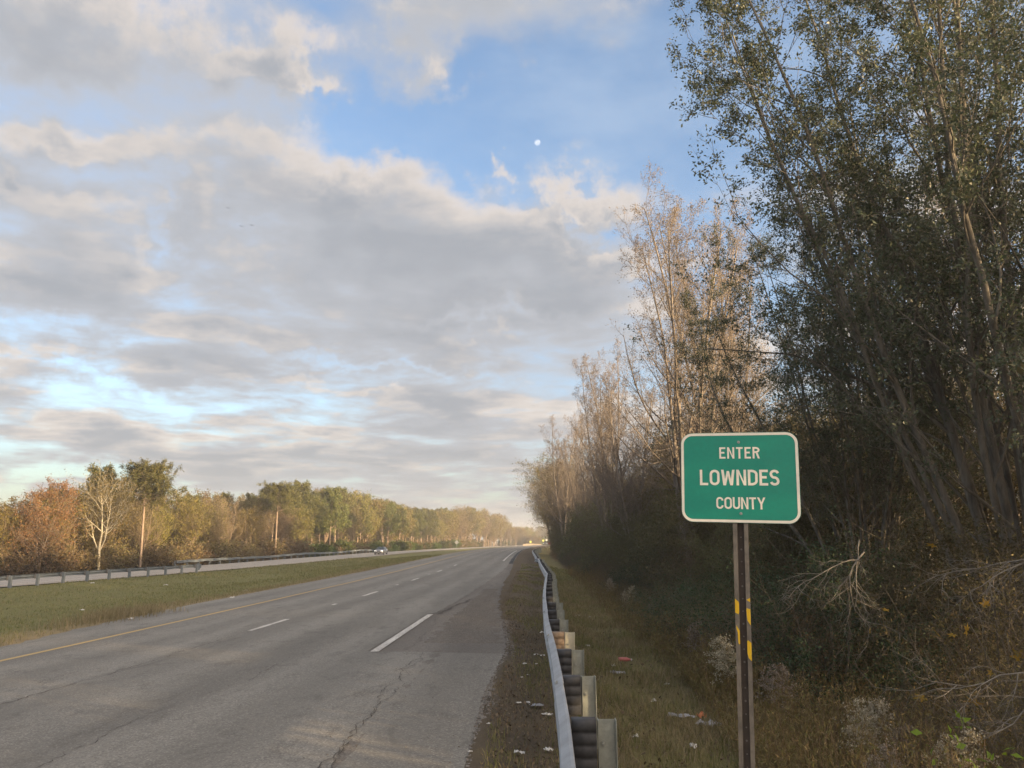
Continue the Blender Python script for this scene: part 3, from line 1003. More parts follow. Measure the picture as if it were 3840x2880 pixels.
def line(txt, cz, hgt, x0, x1, t):
    gl = [glyph(c, t) for c in txt]
    tot = sum(w_ for _, w_ in gl) * hgt
    gap = (x1 - x0 - tot) / (len(txt) - 1)
    x = x0
    for polys, w_ in gl:
        gg = Geo()
        for p in polys:
            gg.add([(a * hgt, 0, b * hgt) for a, b in p], [tuple(range(len(p)))])
        me_ = gg.mesh('letter', M_cream, normals=False)
        put('letter', me_, sg, (x, -0.0042, PZ + cz - hgt / 2))
        x += w_ * hgt + gap
# letter lines placed as fractions of the panel
line('ENTER', 0.158, 0.0745, -0.120, 0.132, 0.155)
line('LOWNDES', -0.002, 0.101, -0.247, 0.247, 0.155)
line('COUNTY', -0.166, 0.0755, -0.146, 0.158, 0.155)
for bx, bz in ((0.003, 0.228), (0.006, -0.232)):
    b_ = Geo().tube((0, 0.004, 0), (0, -0.004, 0), 0.0095, 0.0095, 12).tube((0, -0.004, 0), (0, -0.010, 0), 0.006, 0.004, 6)
    b_.put('bolt', M_bolt, sg, loc=(bx, -0.004, PZ + bz))
# U-channel post: two flanges towards the viewer, web set back, pale discs for the punched holes
hb = -0.4; ht = PZ + SH / 2 - 0.03
def uprof(d):
    return None
chan = [(-0.047, 0.004), (-0.021, 0.004), (-0.0195, 0.044), (0.0195, 0.044), (0.021, 0.004), (0.047, 0.004),
        (0.047, 0.0085), (0.0255, 0.0085), (0.0235, 0.0485), (-0.0235, 0.0485), (-0.0255, 0.0085), (-0.047, 0.0085)]
pst = Geo().prism(chan, hb, ht, 'z').put('post', M_upost, sg)
M_hole = simple('lit_hole_dot', (0.2, 0.18, 0.16), 0.8)  # discs for the holes, light from behind put into their paler colour
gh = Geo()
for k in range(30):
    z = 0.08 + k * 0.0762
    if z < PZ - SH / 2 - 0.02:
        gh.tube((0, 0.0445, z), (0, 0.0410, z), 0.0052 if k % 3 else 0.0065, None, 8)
kind(gh.put('hole_dots', M_hole, pst), 'stuff')
Geo().box((0, 0.0425, (hb + ht) / 2), (0.037, 0.0015, ht - hb - 0.02)).put('web', simple('dark_brown_web', (0.085, 0.066, 0.055), 0.7, 0.1, var=0.2, scale=11), pst)
def tape(x0, x1, poly):
    gg = Geo().prism(poly, 0.0012, 0.0034, 'y')
    gg.put('reflective_tape', M_tape, sg)
zz = lambda py: (CAM_H - (py - 2034) / 2885 * 5.0) - sz   # heights of the tape ends on the post
L0, L1, R0, R1 = -0.0455, -0.0215, 0.0215, 0.0455
tape(0, 0, [(L0, zz(2283)), (L1 - .004, zz(2288)), (L1, zz(2280)), (L1, zz(2248)), (L1 - .005, zz(2243)), (L0, zz(2234))])
tape(0, 0, [(R1, zz(2244)), (R1, zz(2229)), (R0 + .002, zz(2236))])
tape(0, 0, [(R1, zz(2324)), (R1, zz(2268)), (R0 + .003, zz(2266)), (R0, zz(2274)), (R0 + .005, zz(2308))])
tape(0, 0, [(L1, zz(2391)), (L1, zz(2345)), (L0 + .004, zz(2327)), (L0 + .006, zz(2340)), (L0 + .012, zz(2352)), (L0 + .014, zz(2386)), (L0 + .018, zz(2391))])
tape(0, 0, [(R1, zz(2447)), (R1, zz(2384)), (R0 + .004, zz(2376)), (R0, zz(2379)), (R0, zz(2420)), (R0 + .006, zz(2436))])

# ================================================================ trees: one of each kind
B_grey = bark_mat('bark_grey', (0.10, 0.09, 0.075), (0.20, 0.18, 0.15))
B_dark = bark_mat('bark_dark', (0.10, 0.085, 0.068), (0.18, 0.155, 0.125))
B_twigtan = bark_mat('bark_pinkish_grey', (0.13, 0.112, 0.095), (0.22, 0.19, 0.163))
B_tan = bark_mat('bark_tan', (0.16, 0.12, 0.085), (0.26, 0.20, 0.145))
B_pale = bark_mat('bark_pale', (0.22, 0.20, 0.15), (0.40, 0.36, 0.275), 2.0)
B_pine = bark_mat('bark_pine', (0.17, 0.13, 0.10), (0.28, 0.215, 0.165), 3.0)
B_dead = bark_mat('bark_dead', (0.15, 0.135, 0.115), (0.25, 0.23, 0.20))
L_ever = leaf_mat('leaf_evergreen', [(0.064, 0.084, 0.046), (0.086, 0.108, 0.062), (0.11, 0.126, 0.075), (0.14, 0.134, 0.085)], 0.35, 0.45, 0.5, 0.1)
L_pink = leaf_mat('leaf_dry_pinkish', [(0.20, 0.163, 0.13), (0.27, 0.213, 0.175), (0.17, 0.155, 0.105), (0.32, 0.25, 0.205)], 0.35, 0.6, 0.2, 0.1)
L_bronze = leaf_mat('leaf_bronze', [(0.11, 0.088, 0.044), (0.15, 0.115, 0.058), (0.095, 0.092, 0.044), (0.19, 0.135, 0.06)], 0.4, 0.6, 0.2)
L_thick = leaf_mat('leaf_thicket', [(0.108, 0.106, 0.052), (0.135, 0.126, 0.064), (0.085, 0.096, 0.047), (0.17, 0.145, 0.078)], 0.4, 0.6, 0.2)
L_shrubg = leaf_mat('leaf_dark_shrub', [(0.030, 0.055, 0.024), (0.042, 0.07, 0.032), (0.06, 0.08, 0.038)], 0.2, 0.5, 0.3)
L_olive = leaf_mat('leaf_olive', [(0.15, 0.128, 0.032), (0.19, 0.155, 0.04), (0.12, 0.115, 0.032), (0.23, 0.17, 0.055)], 0.3, 0.6, 0.2)
L_pine = leaf_mat('needle_pine', [(0.085, 0.098, 0.03), (0.115, 0.12, 0.036), (0.15, 0.138, 0.045)], 0.25, 0.55, 0.25)
L_red = leaf_mat('leaf_russet', [(0.17, 0.085, 0.04), (0.22, 0.105, 0.05), (0.13, 0.08, 0.035)], 0.3, 0.6, 0.2, 0.1)
L_brush = leaf_mat('leaf_brush', [(0.13, 0.10, 0.05), (0.17, 0.13, 0.06), (0.10, 0.09, 0.04), (0.20, 0.125, 0.065)], 0.3, 0.6, 0.2)
L_young = leaf_mat('leaf_young_green', [(0.055, 0.085, 0.022), (0.08, 0.11, 0.025), (0.11, 0.125, 0.03)], 0.3, 0.55, 0.2)

one = lambda t: np.ones_like(t)
dome = lambda t: 0.35 + 1.0 * np.sin(np.pi * np.clip(t * 0.85 + 0.12, 0, 1))
tip = lambda t: 1.15 - 0.75 * t
low = lambda t: 1.25 - 0.85 * t

def hardwood(seed, name, label, cat, H, nst, tilt, r, spec, leaf, wm, lm, fork=0.0, tilt_min=3, group=None, wander=0.06, trop=0.03, az0=0.0, az_span=6.2832, trunk_r=None, spread=0.12):
    rng = np.random.default_rng(seed)
    wood = []
    P, rad, L = stems(rng, nst, tilt, H, r, 12, wander, trop, spread, 0.18, tilt_min, az0, az_span)
    if fork:
        P[:, :, 2] += fork
        tp, tr_, _ = stems(rng, 1, 2, fork * 1.12, trunk_r or r * 1.7, 8, 0.03, 0.02, 0.0, 0.72)
        wood.append(tubes(tp, tr_, 9))
        P[:, 0, :2] *= 0.3
        shift = tp[0, -2]
        P[:, :, :2] += shift[None, None, :2]
    wood.append(tubes(P, rad, 7))
    last = None
    for i, s in enumerate(spec):
        P, rad, L = sprout(rng, P, rad, L, **s)
        wood.append(tubes(P, rad, 4 if i == 0 else 3))
        if leaf.get('all') and i >= 1:
            pass
    lv = []
    if leaf['n'] > 0:
        lv.append(leaves_on(rng, P, **leaf))
    return plant(name, label, cat, wood, lv, wm, lm, group)

def sp(n, t0, t1, ang, sd, lr, shape, rr, K, wander, trop, **k):
    return dict(n=n, t0=t0, t1=t1, ang=ang, ang_sd=sd, lr=lr, lshape=shape, rr=rr, K=K, wander=wander, trop=trop, **k)

# big evergreen by the sign: stems fan out of one stool, dense small glossy leaves
T_ever = hardwood(21, 'evergreen_oak', 'huge dark evergreen tree fanning many stems behind the green sign at the right edge', 'tree', 17.5, 19, 38, 0.085,
                  [sp(15, 0.20, 0.98, 32, 10, 0.25, tip, 0.5, 7, 0.13, 0.05), sp(6, 0.35, 1.0, 40, 12, 0.42, one, 0.55, 5, 0.16, 0.02, rmin=0.008), sp(7, 0.35, 1.0, 50, 16, 0.28, one, 0.55, 4, 0.2, 0.0, rmin=0.0045)],
                  dict(n=19, size=0.073, width=0.46, spread=0.055, t0=0.3, along=0.45), B_grey, L_ever, fork=1.2, trunk_r=0.36, tilt_min=2, wander=0.05, trop=0.035)
# tall, thinly leaved deciduous trees whose tops catch the sun
def mk_tall(seed, lab, H=17.5, n=6, tilt=24):
    return hardwood(seed, 'tall_hardwood', lab, 'tree', H * 0.80, n, tilt, 0.115,
                    [sp(15, 0.10, 0.99, 40, 10, 0.34, low, 0.5, 8, 0.09, 0.10), sp(10, 0.15, 1.0, 40, 12, 0.40, low, 0.5, 5, 0.14, 0.05, rmin=0.008), sp(9, 0.1, 1.0, 42, 14, 0.42, one, 0.55, 4, 0.18, 0.02, rmin=0.005)],
                    dict(n=4, size=0.075, width=0.42, spread=0.05, t0=0.3, along=0.6), B_twigtan, L_pink, fork=H * 0.17, trunk_r=0.24, tilt_min=5, wander=0.045, trop=0.04)
T_tall = mk_tall(31, 'tall upright thinly leaved tree with a sunlit pinkish top, directly behind the sign')
T_tall2 = mk_tall(37, 'slender pinkish tree, second tall crown left of the sign', 15.5, 5, 20)
# bushy bronze tree of the woods edge
T_bronze = hardwood(41, 'bronze_hardwood', 'bronze leaved tree', 'tree', 11.5, 6, 26, 0.10,
                    [sp(14, 0.12, 0.98, 42, 10, 0.30, dome, 0.5, 6, 0.1, 0.03), sp(8, 0.2, 1, 42, 12, 0.42, one, 0.5, 4, 0.15, 0.02, rmin=0.008), sp(6, 0.15, 1, 45, 12, 0.45, one, 0.5, 3, 0.2, 0, rmin=0.005)],
                    dict(n=6, size=0.15, width=0.5, spread=0.10, t0=0.1), B_grey, L_bronze, fork=2.2, trunk_r=0.19)
# dense dull thicket trees that make the dark wall of the woods
T_thick = hardwood(51, 'thicket_tree', 'thicket tree', 'tree', 6.8, 7, 34, 0.06,
                   [sp(12, 0.05, 0.98, 46, 12, 0.34, dome, 0.5, 5, 0.14, 0.0), sp(7, 0.15, 1, 45, 14, 0.45, one, 0.5, 4, 0.18, 0.0, rmin=0.006), sp(5, 0.1, 1, 48, 14, 0.5, one, 0.5, 3, 0.2, 0, rmin=0.004)],
                   dict(n=8, size=0.12, width=0.5, spread=0.09, t0=0.1), B_dark, L_thick)
T_thick2 = hardwood(57, 'thicket_tree', 'thicket tree', 'tree', 8.2, 5, 22, 0.07,
                    [sp(15, 0.08, 0.98, 52, 12, 0.30, dome, 0.5, 5, 0.14, -0.01), sp(7, 0.15, 1, 45, 14, 0.45, one, 0.5, 4, 0.18, -0.01, rmin=0.006), sp(5, 0.1, 1, 48, 14, 0.5, one, 0.5, 3, 0.2, 0, rmin=0.004)],
                    dict(n=8, size=0.13, width=0.5, spread=0.09, t0=0.1), B_dark, L_thick)
# evergreen shrub and twiggy bare shrub
T_shrub = hardwood(61, 'evergreen_shrub', 'dark green shrub', 'shrub', 2.9, 12, 42, 0.022,
                   [sp(10, 0.1, 1, 40, 12, 0.4, dome, 0.6, 4, 0.12, 0.03, rmin=0.004), sp(7, 0.1, 1, 42, 12, 0.5, one, 0.6, 3, 0.15, 0.02, rmin=0.003)],
                   dict(n=30, size=0.042, width=0.5, spread=0.06, t0=0.0), B_dark, L_shrubg, trop=0.02)
T_twig = hardwood(67, 'twiggy_shrub', 'twiggy shrub', 'shrub', 2.7, 16, 36, 0.013,
                  [sp(11, 0.12, 1, 34, 12, 0.42, low, 0.6, 5, 0.1, 0.05, rmin=0.003), sp(7, 0.1, 1, 38, 12, 0.5, one, 0.6, 3, 0.15, 0.03, rmin=0.0022)],
                  dict(n=3, size=0.05, width=0.35, spread=0.05, t0=0.1), B_dark, L_brush, trop=0.02)

# ---- kinds of the tree line across the road
def pine(seed, label, H=15.5, crown0=0.55, nb=26, blen=0.20, group=None, needles=9, ang=72):
    rng = np.random.default_rng(seed)
    P, rad, L = stems(rng, 1, 2, H, 0.23, 14, 0.012, 0.01, 0.0, 0.3)
    wood = [tubes(P, rad, 7)]
    P1, r1, L1 = sprout(rng, P, rad, L, nb, crown0, 0.99, ang, 10, blen, lambda t: 1.25 - 0.75 * ((t - crown0) / (1 - crown0)) ** 1.5, 0.42, 6, 0.10, 0.02, rmin=0.025)
    wood.append(tubes(P1, r1, 4))
    D1, d1, _ = sprout(rng, P, rad, L, 5, 0.3, crown0, 85, 10, 0.08, one, 0.3, 4, 0.1, 0.0, rmin=0.012)
    wood.append(tubes(D1, d1, 3))
    P2, r2, L2 = sprout(rng, P1, r1, L1, 11, 0.15, 1.0, 45, 14, 0.32, one, 0.5, 4, 0.12, 0.05, rmin=0.01)
    wood.append(tubes(P2, r2, 3))
    P3, r3, L3 = sprout(rng, P2, r2, L2, 4, 0.4, 1.0, 45, 15, 0.5, one, 0.5, 3, 0.1, 0.05, rmin=0.008)
    lv = leaves_on(rng, P3, needles, 0.34, 0.28, 0.12, 0.1, 0.35, 0.2)
    return plant('pine_tree', label, 'pine tree', wood, [lv], B_pine, L_pine, group)
T_pine = pine(71, 'tall lone pine with a bare straight trunk and flat layered crown, above the near guardrail', 15.8, 0.68, 34, 0.25, needles=15, ang=80)
T_pine2 = pine(73, 'pine', 15.2, 0.42, 36, 0.17)
T_olive = hardwood(81, 'olive_hardwood', 'olive hardwood', 'tree', 11.0, 6, 22, 0.12,
                   [sp(13, 0.15, 0.98, 38, 10, 0.30, dome, 0.5, 5, 0.1, 0.04, rmin=0.02), sp(7, 0.2, 1, 42, 12, 0.45, one, 0.5, 4, 0.15, 0.03, rmin=0.014), sp(3, 0.2, 1, 45, 12, 0.45, one, 0.6, 3, 0.2, 0.0, rmin=0.01)],
                   dict(n=5, size=0.27, width=0.6, spread=0.16, t0=0.0), B_tan, L_olive, fork=3.2, trunk_r=0.2)
T_olive2 = hardwood(83, 'olive_hardwood', 'olive hardwood', 'tree', 10.5, 8, 30, 0.10,
                    [sp(12, 0.1, 0.98, 40, 10, 0.30, dome, 0.5, 5, 0.1, 0.04, rmin=0.02), sp(7, 0.2, 1, 42, 12, 0.45, one, 0.5, 4, 0.15, 0.03, rmin=0.014), sp(3, 0.2, 1, 45, 12, 0.45, one, 0.6, 3, 0.2, 0.0, rmin=0.01)],
                    dict(n=5, size=0.27, width=0.6, spread=0.18, t0=0.0), B_tan, L_olive, fork=2.0, trunk_r=0.2)
T_brown = hardwood(87, 'bare_hardwood', 'bare hardwood', 'tree', 10.5, 5, 24, 0.10,
                   [sp(13, 0.1, 0.98, 36, 10, 0.32, low, 0.5, 5, 0.1, 0.06, rmin=0.022), sp(9, 0.2, 1, 40, 12, 0.45, one, 0.5, 4, 0.13, 0.05, rmin=0.016), sp(4, 0.2, 1, 42, 12, 0.5, one, 0.6, 3, 0.15, 0.0, rmin=0.011)],
                   dict(n=2, size=0.22, width=0.5, spread=0.14, t0=0.1), B_tan, L_brush, fork=3.4, trunk_r=0.17)
T_syca = hardwood(91, 'pale_limbed_tree', 'big leaning tree with bright cream limbs and sparse olive leaves, left of the lone pine', 'tree', 12.5, 4, 34, 0.17,
                  [sp(9, 0.2, 0.98, 42, 10, 0.38, dome, 0.6, 7, 0.12, 0.05, rmin=0.04), sp(8, 0.2, 1, 42, 12, 0.45, one, 0.5, 4, 0.15, 0.04, rmin=0.02), sp(5, 0.15, 1, 45, 12, 0.5, one, 0.6, 3, 0.2, 0.0, rmin=0.012)],
                  dict(n=4, size=0.24, width=0.6, spread=0.2, t0=0.0), B_pale, L_olive, fork=4.2, trunk_r=0.3, wander=0.10)
T_red = hardwood(93, 'russet_tree', 'russet red half bare tree near the left end of the tree line', 'tree', 11.5, 3, 10, 0.14,
                 [sp(24, 0.12, 0.99, 62, 10, 0.34, low, 0.4, 6, 0.1, 0.02, rmin=0.03), sp(9, 0.15, 1, 45, 12, 0.42, one, 0.5, 4, 0.13, 0.03, rmin=0.016), sp(4, 0.15, 1, 45, 12, 0.5, one, 0.6, 3, 0.15, 0.0, rmin=0.011)],
                 dict(n=4, size=0.22, width=0.55, spread=0.14, t0=0.0), B_tan, L_red, fork=2.2, trunk_r=0.2)
T_brush = hardwood(95, 'brush', 'brush', 'shrub', 3.4, 9, 40, 0.03,
                   [sp(9, 0.1, 1, 40, 12, 0.4, dome, 0.6, 4, 0.12, 0.03, rmin=0.012), sp(6, 0.1, 1, 42, 12, 0.5, one, 0.6, 3, 0.15, 0.02, rmin=0.01)],
                   dict(n=5, size=0.24, width=0.55, spread=0.14, t0=0.0), B_tan, L_brush, trop=0.02)
T_bush = hardwood(97, 'green_bush', 'green bush', 'shrub', 3.0, 10, 38, 0.03,
                  [sp(9, 0.1, 1, 40, 12, 0.4, dome, 0.6, 4, 0.12, 0.03, rmin=0.012), sp(6, 0.1, 1, 42, 12, 0.5, one, 0.6, 3, 0.15, 0.02, rmin=0.01)],
                  dict(n=8, size=0.26, width=0.5, spread=0.14, t0=0.0), B_dark, L_young, trop=0.02)

HGT = {}
for t_ in (T_ever, T_tall, T_tall2, T_bronze, T_thick, T_thick2, T_shrub, T_twig, T_pine, T_pine2, T_olive, T_olive2, T_brown, T_syca, T_red, T_brush, T_bush):
    m_ = t_.children[-1].data if t_.children[-1].name.startswith('crown') else t_.children[0].data
    z_ = np.empty(len(m_.vertices) * 3, np.float32); m_.vertices.foreach_get('co', z_)
    HGT[t_] = float(np.quantile(z_[2::3], 0.996))
USED = set()
def stand(proto, slope, y, top=None, h=None, rot=None, label=None, group=None, cat=None, wide=1.0, x=None, tilt=(0, 0), sink=0.0):
    """stand a tree where a line of sight of the given slope (x/y) meets depth y; give its height, or the slope its top reaches"""
    x = slope * y if x is None else x
    z = gz(x, y) - sink
    if h is None:
        h = CAM_H + top * y - z
    s = h / HGT[proto]
    rot = rs.random() * 6.283 if rot is None else rot
    r = dup(proto, (x, y, z), rot, (s * wide, s * wide, s), label, group, tilt) if proto in USED or True else proto
    if cat:
        r['category'] = cat
    USED.add(proto)
    return r
SL = lambda px: (px - 1165) / 1662.0     # slope of a sight line
TP = lambda py: (1172 - py) / 1662.0     # slope to a tree top

# ================================================================ woods on the right
stand(T_ever, 0, 13.6, h=18.5, x=8.15, rot=0.6, label='huge dark evergreen tree fanning many stems behind the green sign')
stand(T_ever, 0, 19.0, h=13.0, x=7.9, rot=3.6, wide=1.1, label='smaller dark evergreen tree between the huge one and the tallest pinkish tree')
stand(T_tall, 0, 21.5, h=16.5, x=12.6, rot=2.9, label='thin bare stemmed tree at the right edge behind the huge evergreen')
stand(T_tall, SL(1478), 32, top=TP(318), wide=0.92, rot=1.7, label='tallest thinly leaved tree with a sunlit pinkish top, behind the sign')
stand(T_tall2, SL(1560), 37, top=TP(395), wide=0.75, rot=2.2, label='pinkish topped tree squeezed between the tallest bare tree and the evergreen')
stand(T_tall2, SL(1305), 58, top=TP(738), wide=0.8, rot=1.1, label='slender pinkish topped tree left of the tallest bare tree')
stand(T_tall, SL(1262), 84, top=TP(880), wide=0.8, rot=3.3, label='pale topped tree next to last in the descending row beside the road')
stand(T_tall2, SL(1222), 104, top=TP(905), rot=4.4, label='small pale topped tree at the far end of the descending row')
stand(T_tall2, SL(1375), 45, top=TP(800), rot=5.1, tilt=(0, R(-9)), label='leaning thin tree left of the tallest bare tree')
stand(T_bronze, SL(1205), 132, top=TP(985), rot=0.2, label='golden bronze tree that ends the right woods against the sky')
stand(T_bronze, SL(1190), 165, top=TP(1010), rot=2.2, label='bronze tree just behind the last sunlit tree of the right woods')
stand(T_bronze, SL(1215), 118, top=TP(1000), rot=1.2, label='bronze tree in front of the last golden tree of the right woods')
stand(T_bronze, SL(1192), 200, top=TP(1040), rot=4.2, label='farthest bronze tree of the right woods beside the sunlit bend')
GW = 'trees crowded in the woods behind the right guardrail'
KIND = {T_bronze: 'bronze leaved tree', T_thick: 'low thicket tree', T_thick2: 'narrow thicket tree', T_tall: 'thin tall tree', T_tall2: 'thin slender tree', T_ever: 'dark evergreen tree'}
def where(y):
    for lim, txt in ((4, 'beside the camera'), (12, 'level with the sign'), (18, 'just behind the sign'), (26, 'a little beyond the sign'), (36, 'level with the guardrail bulge'), (50, 'past the guardrail bulge'), (68, 'level with the guardrail kink'),
                     (95, 'past the guardrail kink'), (140, 'near the end of the guardrail')):
        if y < lim:
            return txt
    return 'beyond the end of the guardrail'
def lab(pr, x, y):
    s = x - float(c_of(y))
    return '%s, %s, %s' % (KIND[pr], 'front of right woods' if s < 7.4 else 'second rank of right woods' if s < 11 else 'deep in right woods', where(y))
# front wall of the woods, front row then deeper rows
y = 9.0
k = 0
while y < 205:
    step = 2.7 + y * 0.026
    for row, (dx, hh) in enumerate(((6.0, 4.6), (8.6, 7.0), (14.5, 10.5))):
        x = dx + c_of(y) + rs.uniform(-0.7, 0.7) + (0.6 if y < 20 else 0) - (1.2 if y > 90 else 0)
        if abs(x - 7.7) < 2.0 and y < 17 and row == 1:
            continue
        pr = T_bronze if row == 2 else (T_thick, T_thick2, T_thick, T_bronze)[int(rs.integers(0, 4))] if y > 28 else (T_thick, T_thick2)[k % 2]
        hgt = hh * (rs.uniform(0.85, 1.1) if row == 2 else rs.uniform(0.55, 1.25)) * (0.62 if y < 16 else 0.8 if y < 30 else 1.0) * (1.25 if pr is T_bronze and row < 2 else 1) * (1.45 if row == 2 and y < 16 else 1)
        stand(pr, 0, y + rs.uniform(-0.6, 0.6), h=hgt, x=float(x), label=lab(pr, float(x), y), group=GW, wide=rs.uniform(0.85, 1.2))
    y += step
    k += 1
for (x, y, pr, h) in ((22, 34, T_bronze, 9), (12, 46, T_bronze, 11), (25, 48, T_tall, 13), (17, 58, T_bronze, 12), (11, 66, T_bronze, 13),
                      (24, 70, T_bronze, 12), (14, 82, T_bronze, 13), (9, 92, T_bronze, 12.5), (18, 100, T_tall, 15), (9, 112, T_bronze, 12), (8, 140, T_bronze, 13), (10, 175, T_bronze, 13), (19, 24, T_thick2, 8),
                      (27, 30, T_bronze, 9), (33, 44, T_bronze, 10), (30, 60, T_bronze, 11)):
    stand(pr, 0, y, h=h, x=x, label=lab(pr, x, y), group=GW)
# the woods run on past the camera and shade the road there
for (x, y, pr, h) in ((10.5, 6, T_thick2, 7.5), (14, 9, T_bronze, 12), (11, 1.5, T_thick, 7), (15, 2, T_tall, 15), (10, -3.5, T_thick2, 8), (13, -7, T_tall, 14), (9.5, -10, T_thick, 7.5), (16, -12, T_tall2, 16),
                      (10, -16, T_thick2, 8.5), (13.5, -20, T_bronze, 13), (10.5, -25, T_thick, 8), (17, -27, T_tall, 16), (19, 6, T_tall, 16), (20, -4, T_tall2, 13), (12, -31, T_thick2, 9),
                      (9.5, -38, T_thick, 7.5), (11, -45, T_thick2, 9)):
    stand(pr, 0, y, h=h, x=x, label=lab(pr, x, y), group=GW)
# shrubs along the foot of the woods
GS = 'shrubs along the foot of the right woods'
y = 8.0; k = 0
while y < 120:
    for row in range(2):
        x = (3.9 + 1.7 * row) + float(c_of(y)) + rs.uniform(-0.4, 0.4) - (0.5 if y > 60 else 0)
        pr = T_twig if (k + row) % 4 != 1 or y < 16 else T_shrub
        stand(pr, 0, y + rs.uniform(-0.4, 0.4), h=rs.uniform(1.1, 2.5) * (0.8 if row == 0 else 1.3), x=x, wide=rs.uniform(1.0, 1.4),
              label=('twiggy brown shrub' if pr is T_twig else 'leafy dark green shrub') + (', outer row' if row == 0 else ', inner row') + ' below right woods, ' + where(y), group=GS)
    y += 1.7 + 0.03 * y; k += 1
stand(T_shrub, 0, 11.6, h=2.7, x=4.1, wide=1.2, rot=1.0, label='largest dark green shrub, right of the sign post')

# ================================================================ tree line across the road
edge_x = lambda y: c_of(y) + o_of(y) - 18.0
slope_of = lambda y: float(edge_x(y) / y)
_ky = np.arange(60, 900, 2.0)
_ks = np.array([slope_of(v) for v in _ky])
def y_at(slope):     # depth at which the edge of the wood is met along a sight line
    return float(np.interp(slope, _ks, _ky))
SKY = [(-200, 1082), (0, 1085), (40, 1078), (60, 1062), (130, 1058), (160, 1050), (270, 1052), (370, 1068), (440, 1062), (500, 1072), (560, 1066), (600, 1060), (680, 1060), (718, 1056), (760, 1062), (804, 1080), (831, 1079), (863, 1094), (893, 1101), (940, 1104), (968, 1104),
       (990, 1102), (1017, 1096), (1040, 1104), (1073, 1111), (1092, 1125), (1105, 1137), (1150, 1141), (1300, 1146)]
def sky_at(px):
    return float(np.interp(px, [a for a, _ in SKY], [b for _, b in SKY]))
def px_of(x, y): return 1165 + 1662 * x / y

stand(T_red, SL(92), y_at(SL(92)) * 0.94, top=TP(1036), rot=0.5, label='russet red half bare tree near the left end of the tree line')
stand(T_syca, SL(222), y_at(SL(222)) * 0.93, top=TP(1016), rot=1.0, label='big tree with bright cream limbs left of the lone tall pine')
stand(T_pine2, SL(205), y_at(SL(205)) + 5, top=TP(1008), label='broad pine whose dark head rises behind the cream limbed tree')
stand(T_pine, SL(311), y_at(SL(311)) * 0.925, top=TP(997), rot=2.0, label='tall lone pine with bare straight trunk and flat layered crown')
stand(T_pine, SL(602), y_at(SL(602)) * 0.95, top=TP(1044), rot=3.0, label='flat topped pine, left one of the pair rising midway along the tree line')
stand(T_pine2, SL(652), y_at(SL(652)) + 2, top=TP(1042), rot=1.5, label='bushy pointed pine, right one of the pair rising midway along the tree line')
stand(T_pine2, SL(718), y_at(SL(718)) * 0.96, top=TP(1056), rot=4.5, label='broad rounded pine standing right of the midway pine pair')
stand(T_pine2, SL(735), y_at(SL(735)) + 9, top=TP(1058), rot=0.3, label='pine crown touching the broad rounded pine from behind')
stand(T_brown, SL(480), y_at(SL(480)) * 0.95, top=TP(1078), rot=0.9, label='pale bare forked tree between the lone pine and the midway pine pair')
stand(T_brown, SL(1052), y_at(SL(1052)) - 6, top=TP(1102), rot=0.9, label='pinkish bare tree at the far end of the tree line')

NAMES = {T_pine: ('tall pine with bare trunk', 'pine tree'), T_pine2: ('bushy pine', 'pine tree'), T_olive: ('olive leaved hardwood', 'tree'), T_olive2: ('spreading olive hardwood', 'tree'), T_brown: ('bare branching hardwood', 'tree'),
         T_red: ('russet hardwood', 'tree')}
def zone(px):
    for lim, txt in ((60, 'left of the russet tree'), (165, 'behind the russet tree'), (270, 'behind the cream limbed tree'), (370, 'behind the lone pine'), (470, 'just right of the lone pine'), (590, 'left of the midway pine pair'),
                     (690, 'around the midway pine pair'), (800, 'above the long guardrail'), (870, 'behind the oncoming silver car'), (960, 'before the grey warning sign'), (1030, 'behind the grey warning sign'), (1110, 'at the sunlit far end')):
        if px < lim:
            return txt
    return 'beyond the far bend'
y = 76.0
k = 0
while y < 620:
    step = 2.6 + 0.034 * y
    for row in range(3):
        yy_ = y + rs.uniform(-0.3, 0.3) * step
        x = float(edge_x(yy_)) - (0, 5.0, 11.0)[row] + rs.uniform(-1.2, 1.2)
        px = px_of(x, yy_)
        if px < -60:
            continue
        u = rs.random()
        piney = 0.15 if px < 560 else 0.62 if px < 860 else 0.55 if px < 985 else 0.15
        if row == 2: piney = min(0.8, piney + 0.3)
        pr = (T_pine if u < piney * (0.35 if px < 560 else 0.45) else T_pine2) if u < piney else (T_olive, T_olive2, T_brown)[int(rs.integers(0, 3))]
        if row == 0 and px < 560: pr = (T_olive, T_olive2, T_brown)[int(rs.integers(0, 3))]
        top = TP(sky_at(px) + (26, 8, 0)[row] * rs.uniform(0.0, 1.35) * min(1, 150 / yy_) - rs.uniform(-7, 5) * (row == 2))
        stand(pr, 0, yy_, top=top, x=x, label='%s, %s rank, %s' % (NAMES[pr][0], ('front', 'middle', 'back')[row], zone(px)), group='trees in the line across the road', cat=NAMES[pr][1])
    y += step
    k += 1
# understorey along the foot of that tree line
y = 74.0
while y < 420:
    for row in range(2):
        x = float(edge_x(y)) + 2.6 - 3.2 * row + rs.uniform(-0.8, 0.8)
        px = px_of(x, y)
        if px < -60: continue
        green = rs.random() < (0.03 if px < 660 else 0.7 if px < 900 else 0.4)
        pr = T_bush if green else T_brush
        stand(pr, 0, y, h=rs.uniform(2.2, 3.8) * (1.05 if 660 < px < 985 else 1.1), x=x, wide=rs.uniform(1.1, 1.5), group='bushes below the tree line across the road',
              label='%s %s below the tree line %s' % (('outer', 'inner')[row], 'green bush' if green else 'brown brushwood', zone(px)))
    y += 1.9 + 0.022 * y
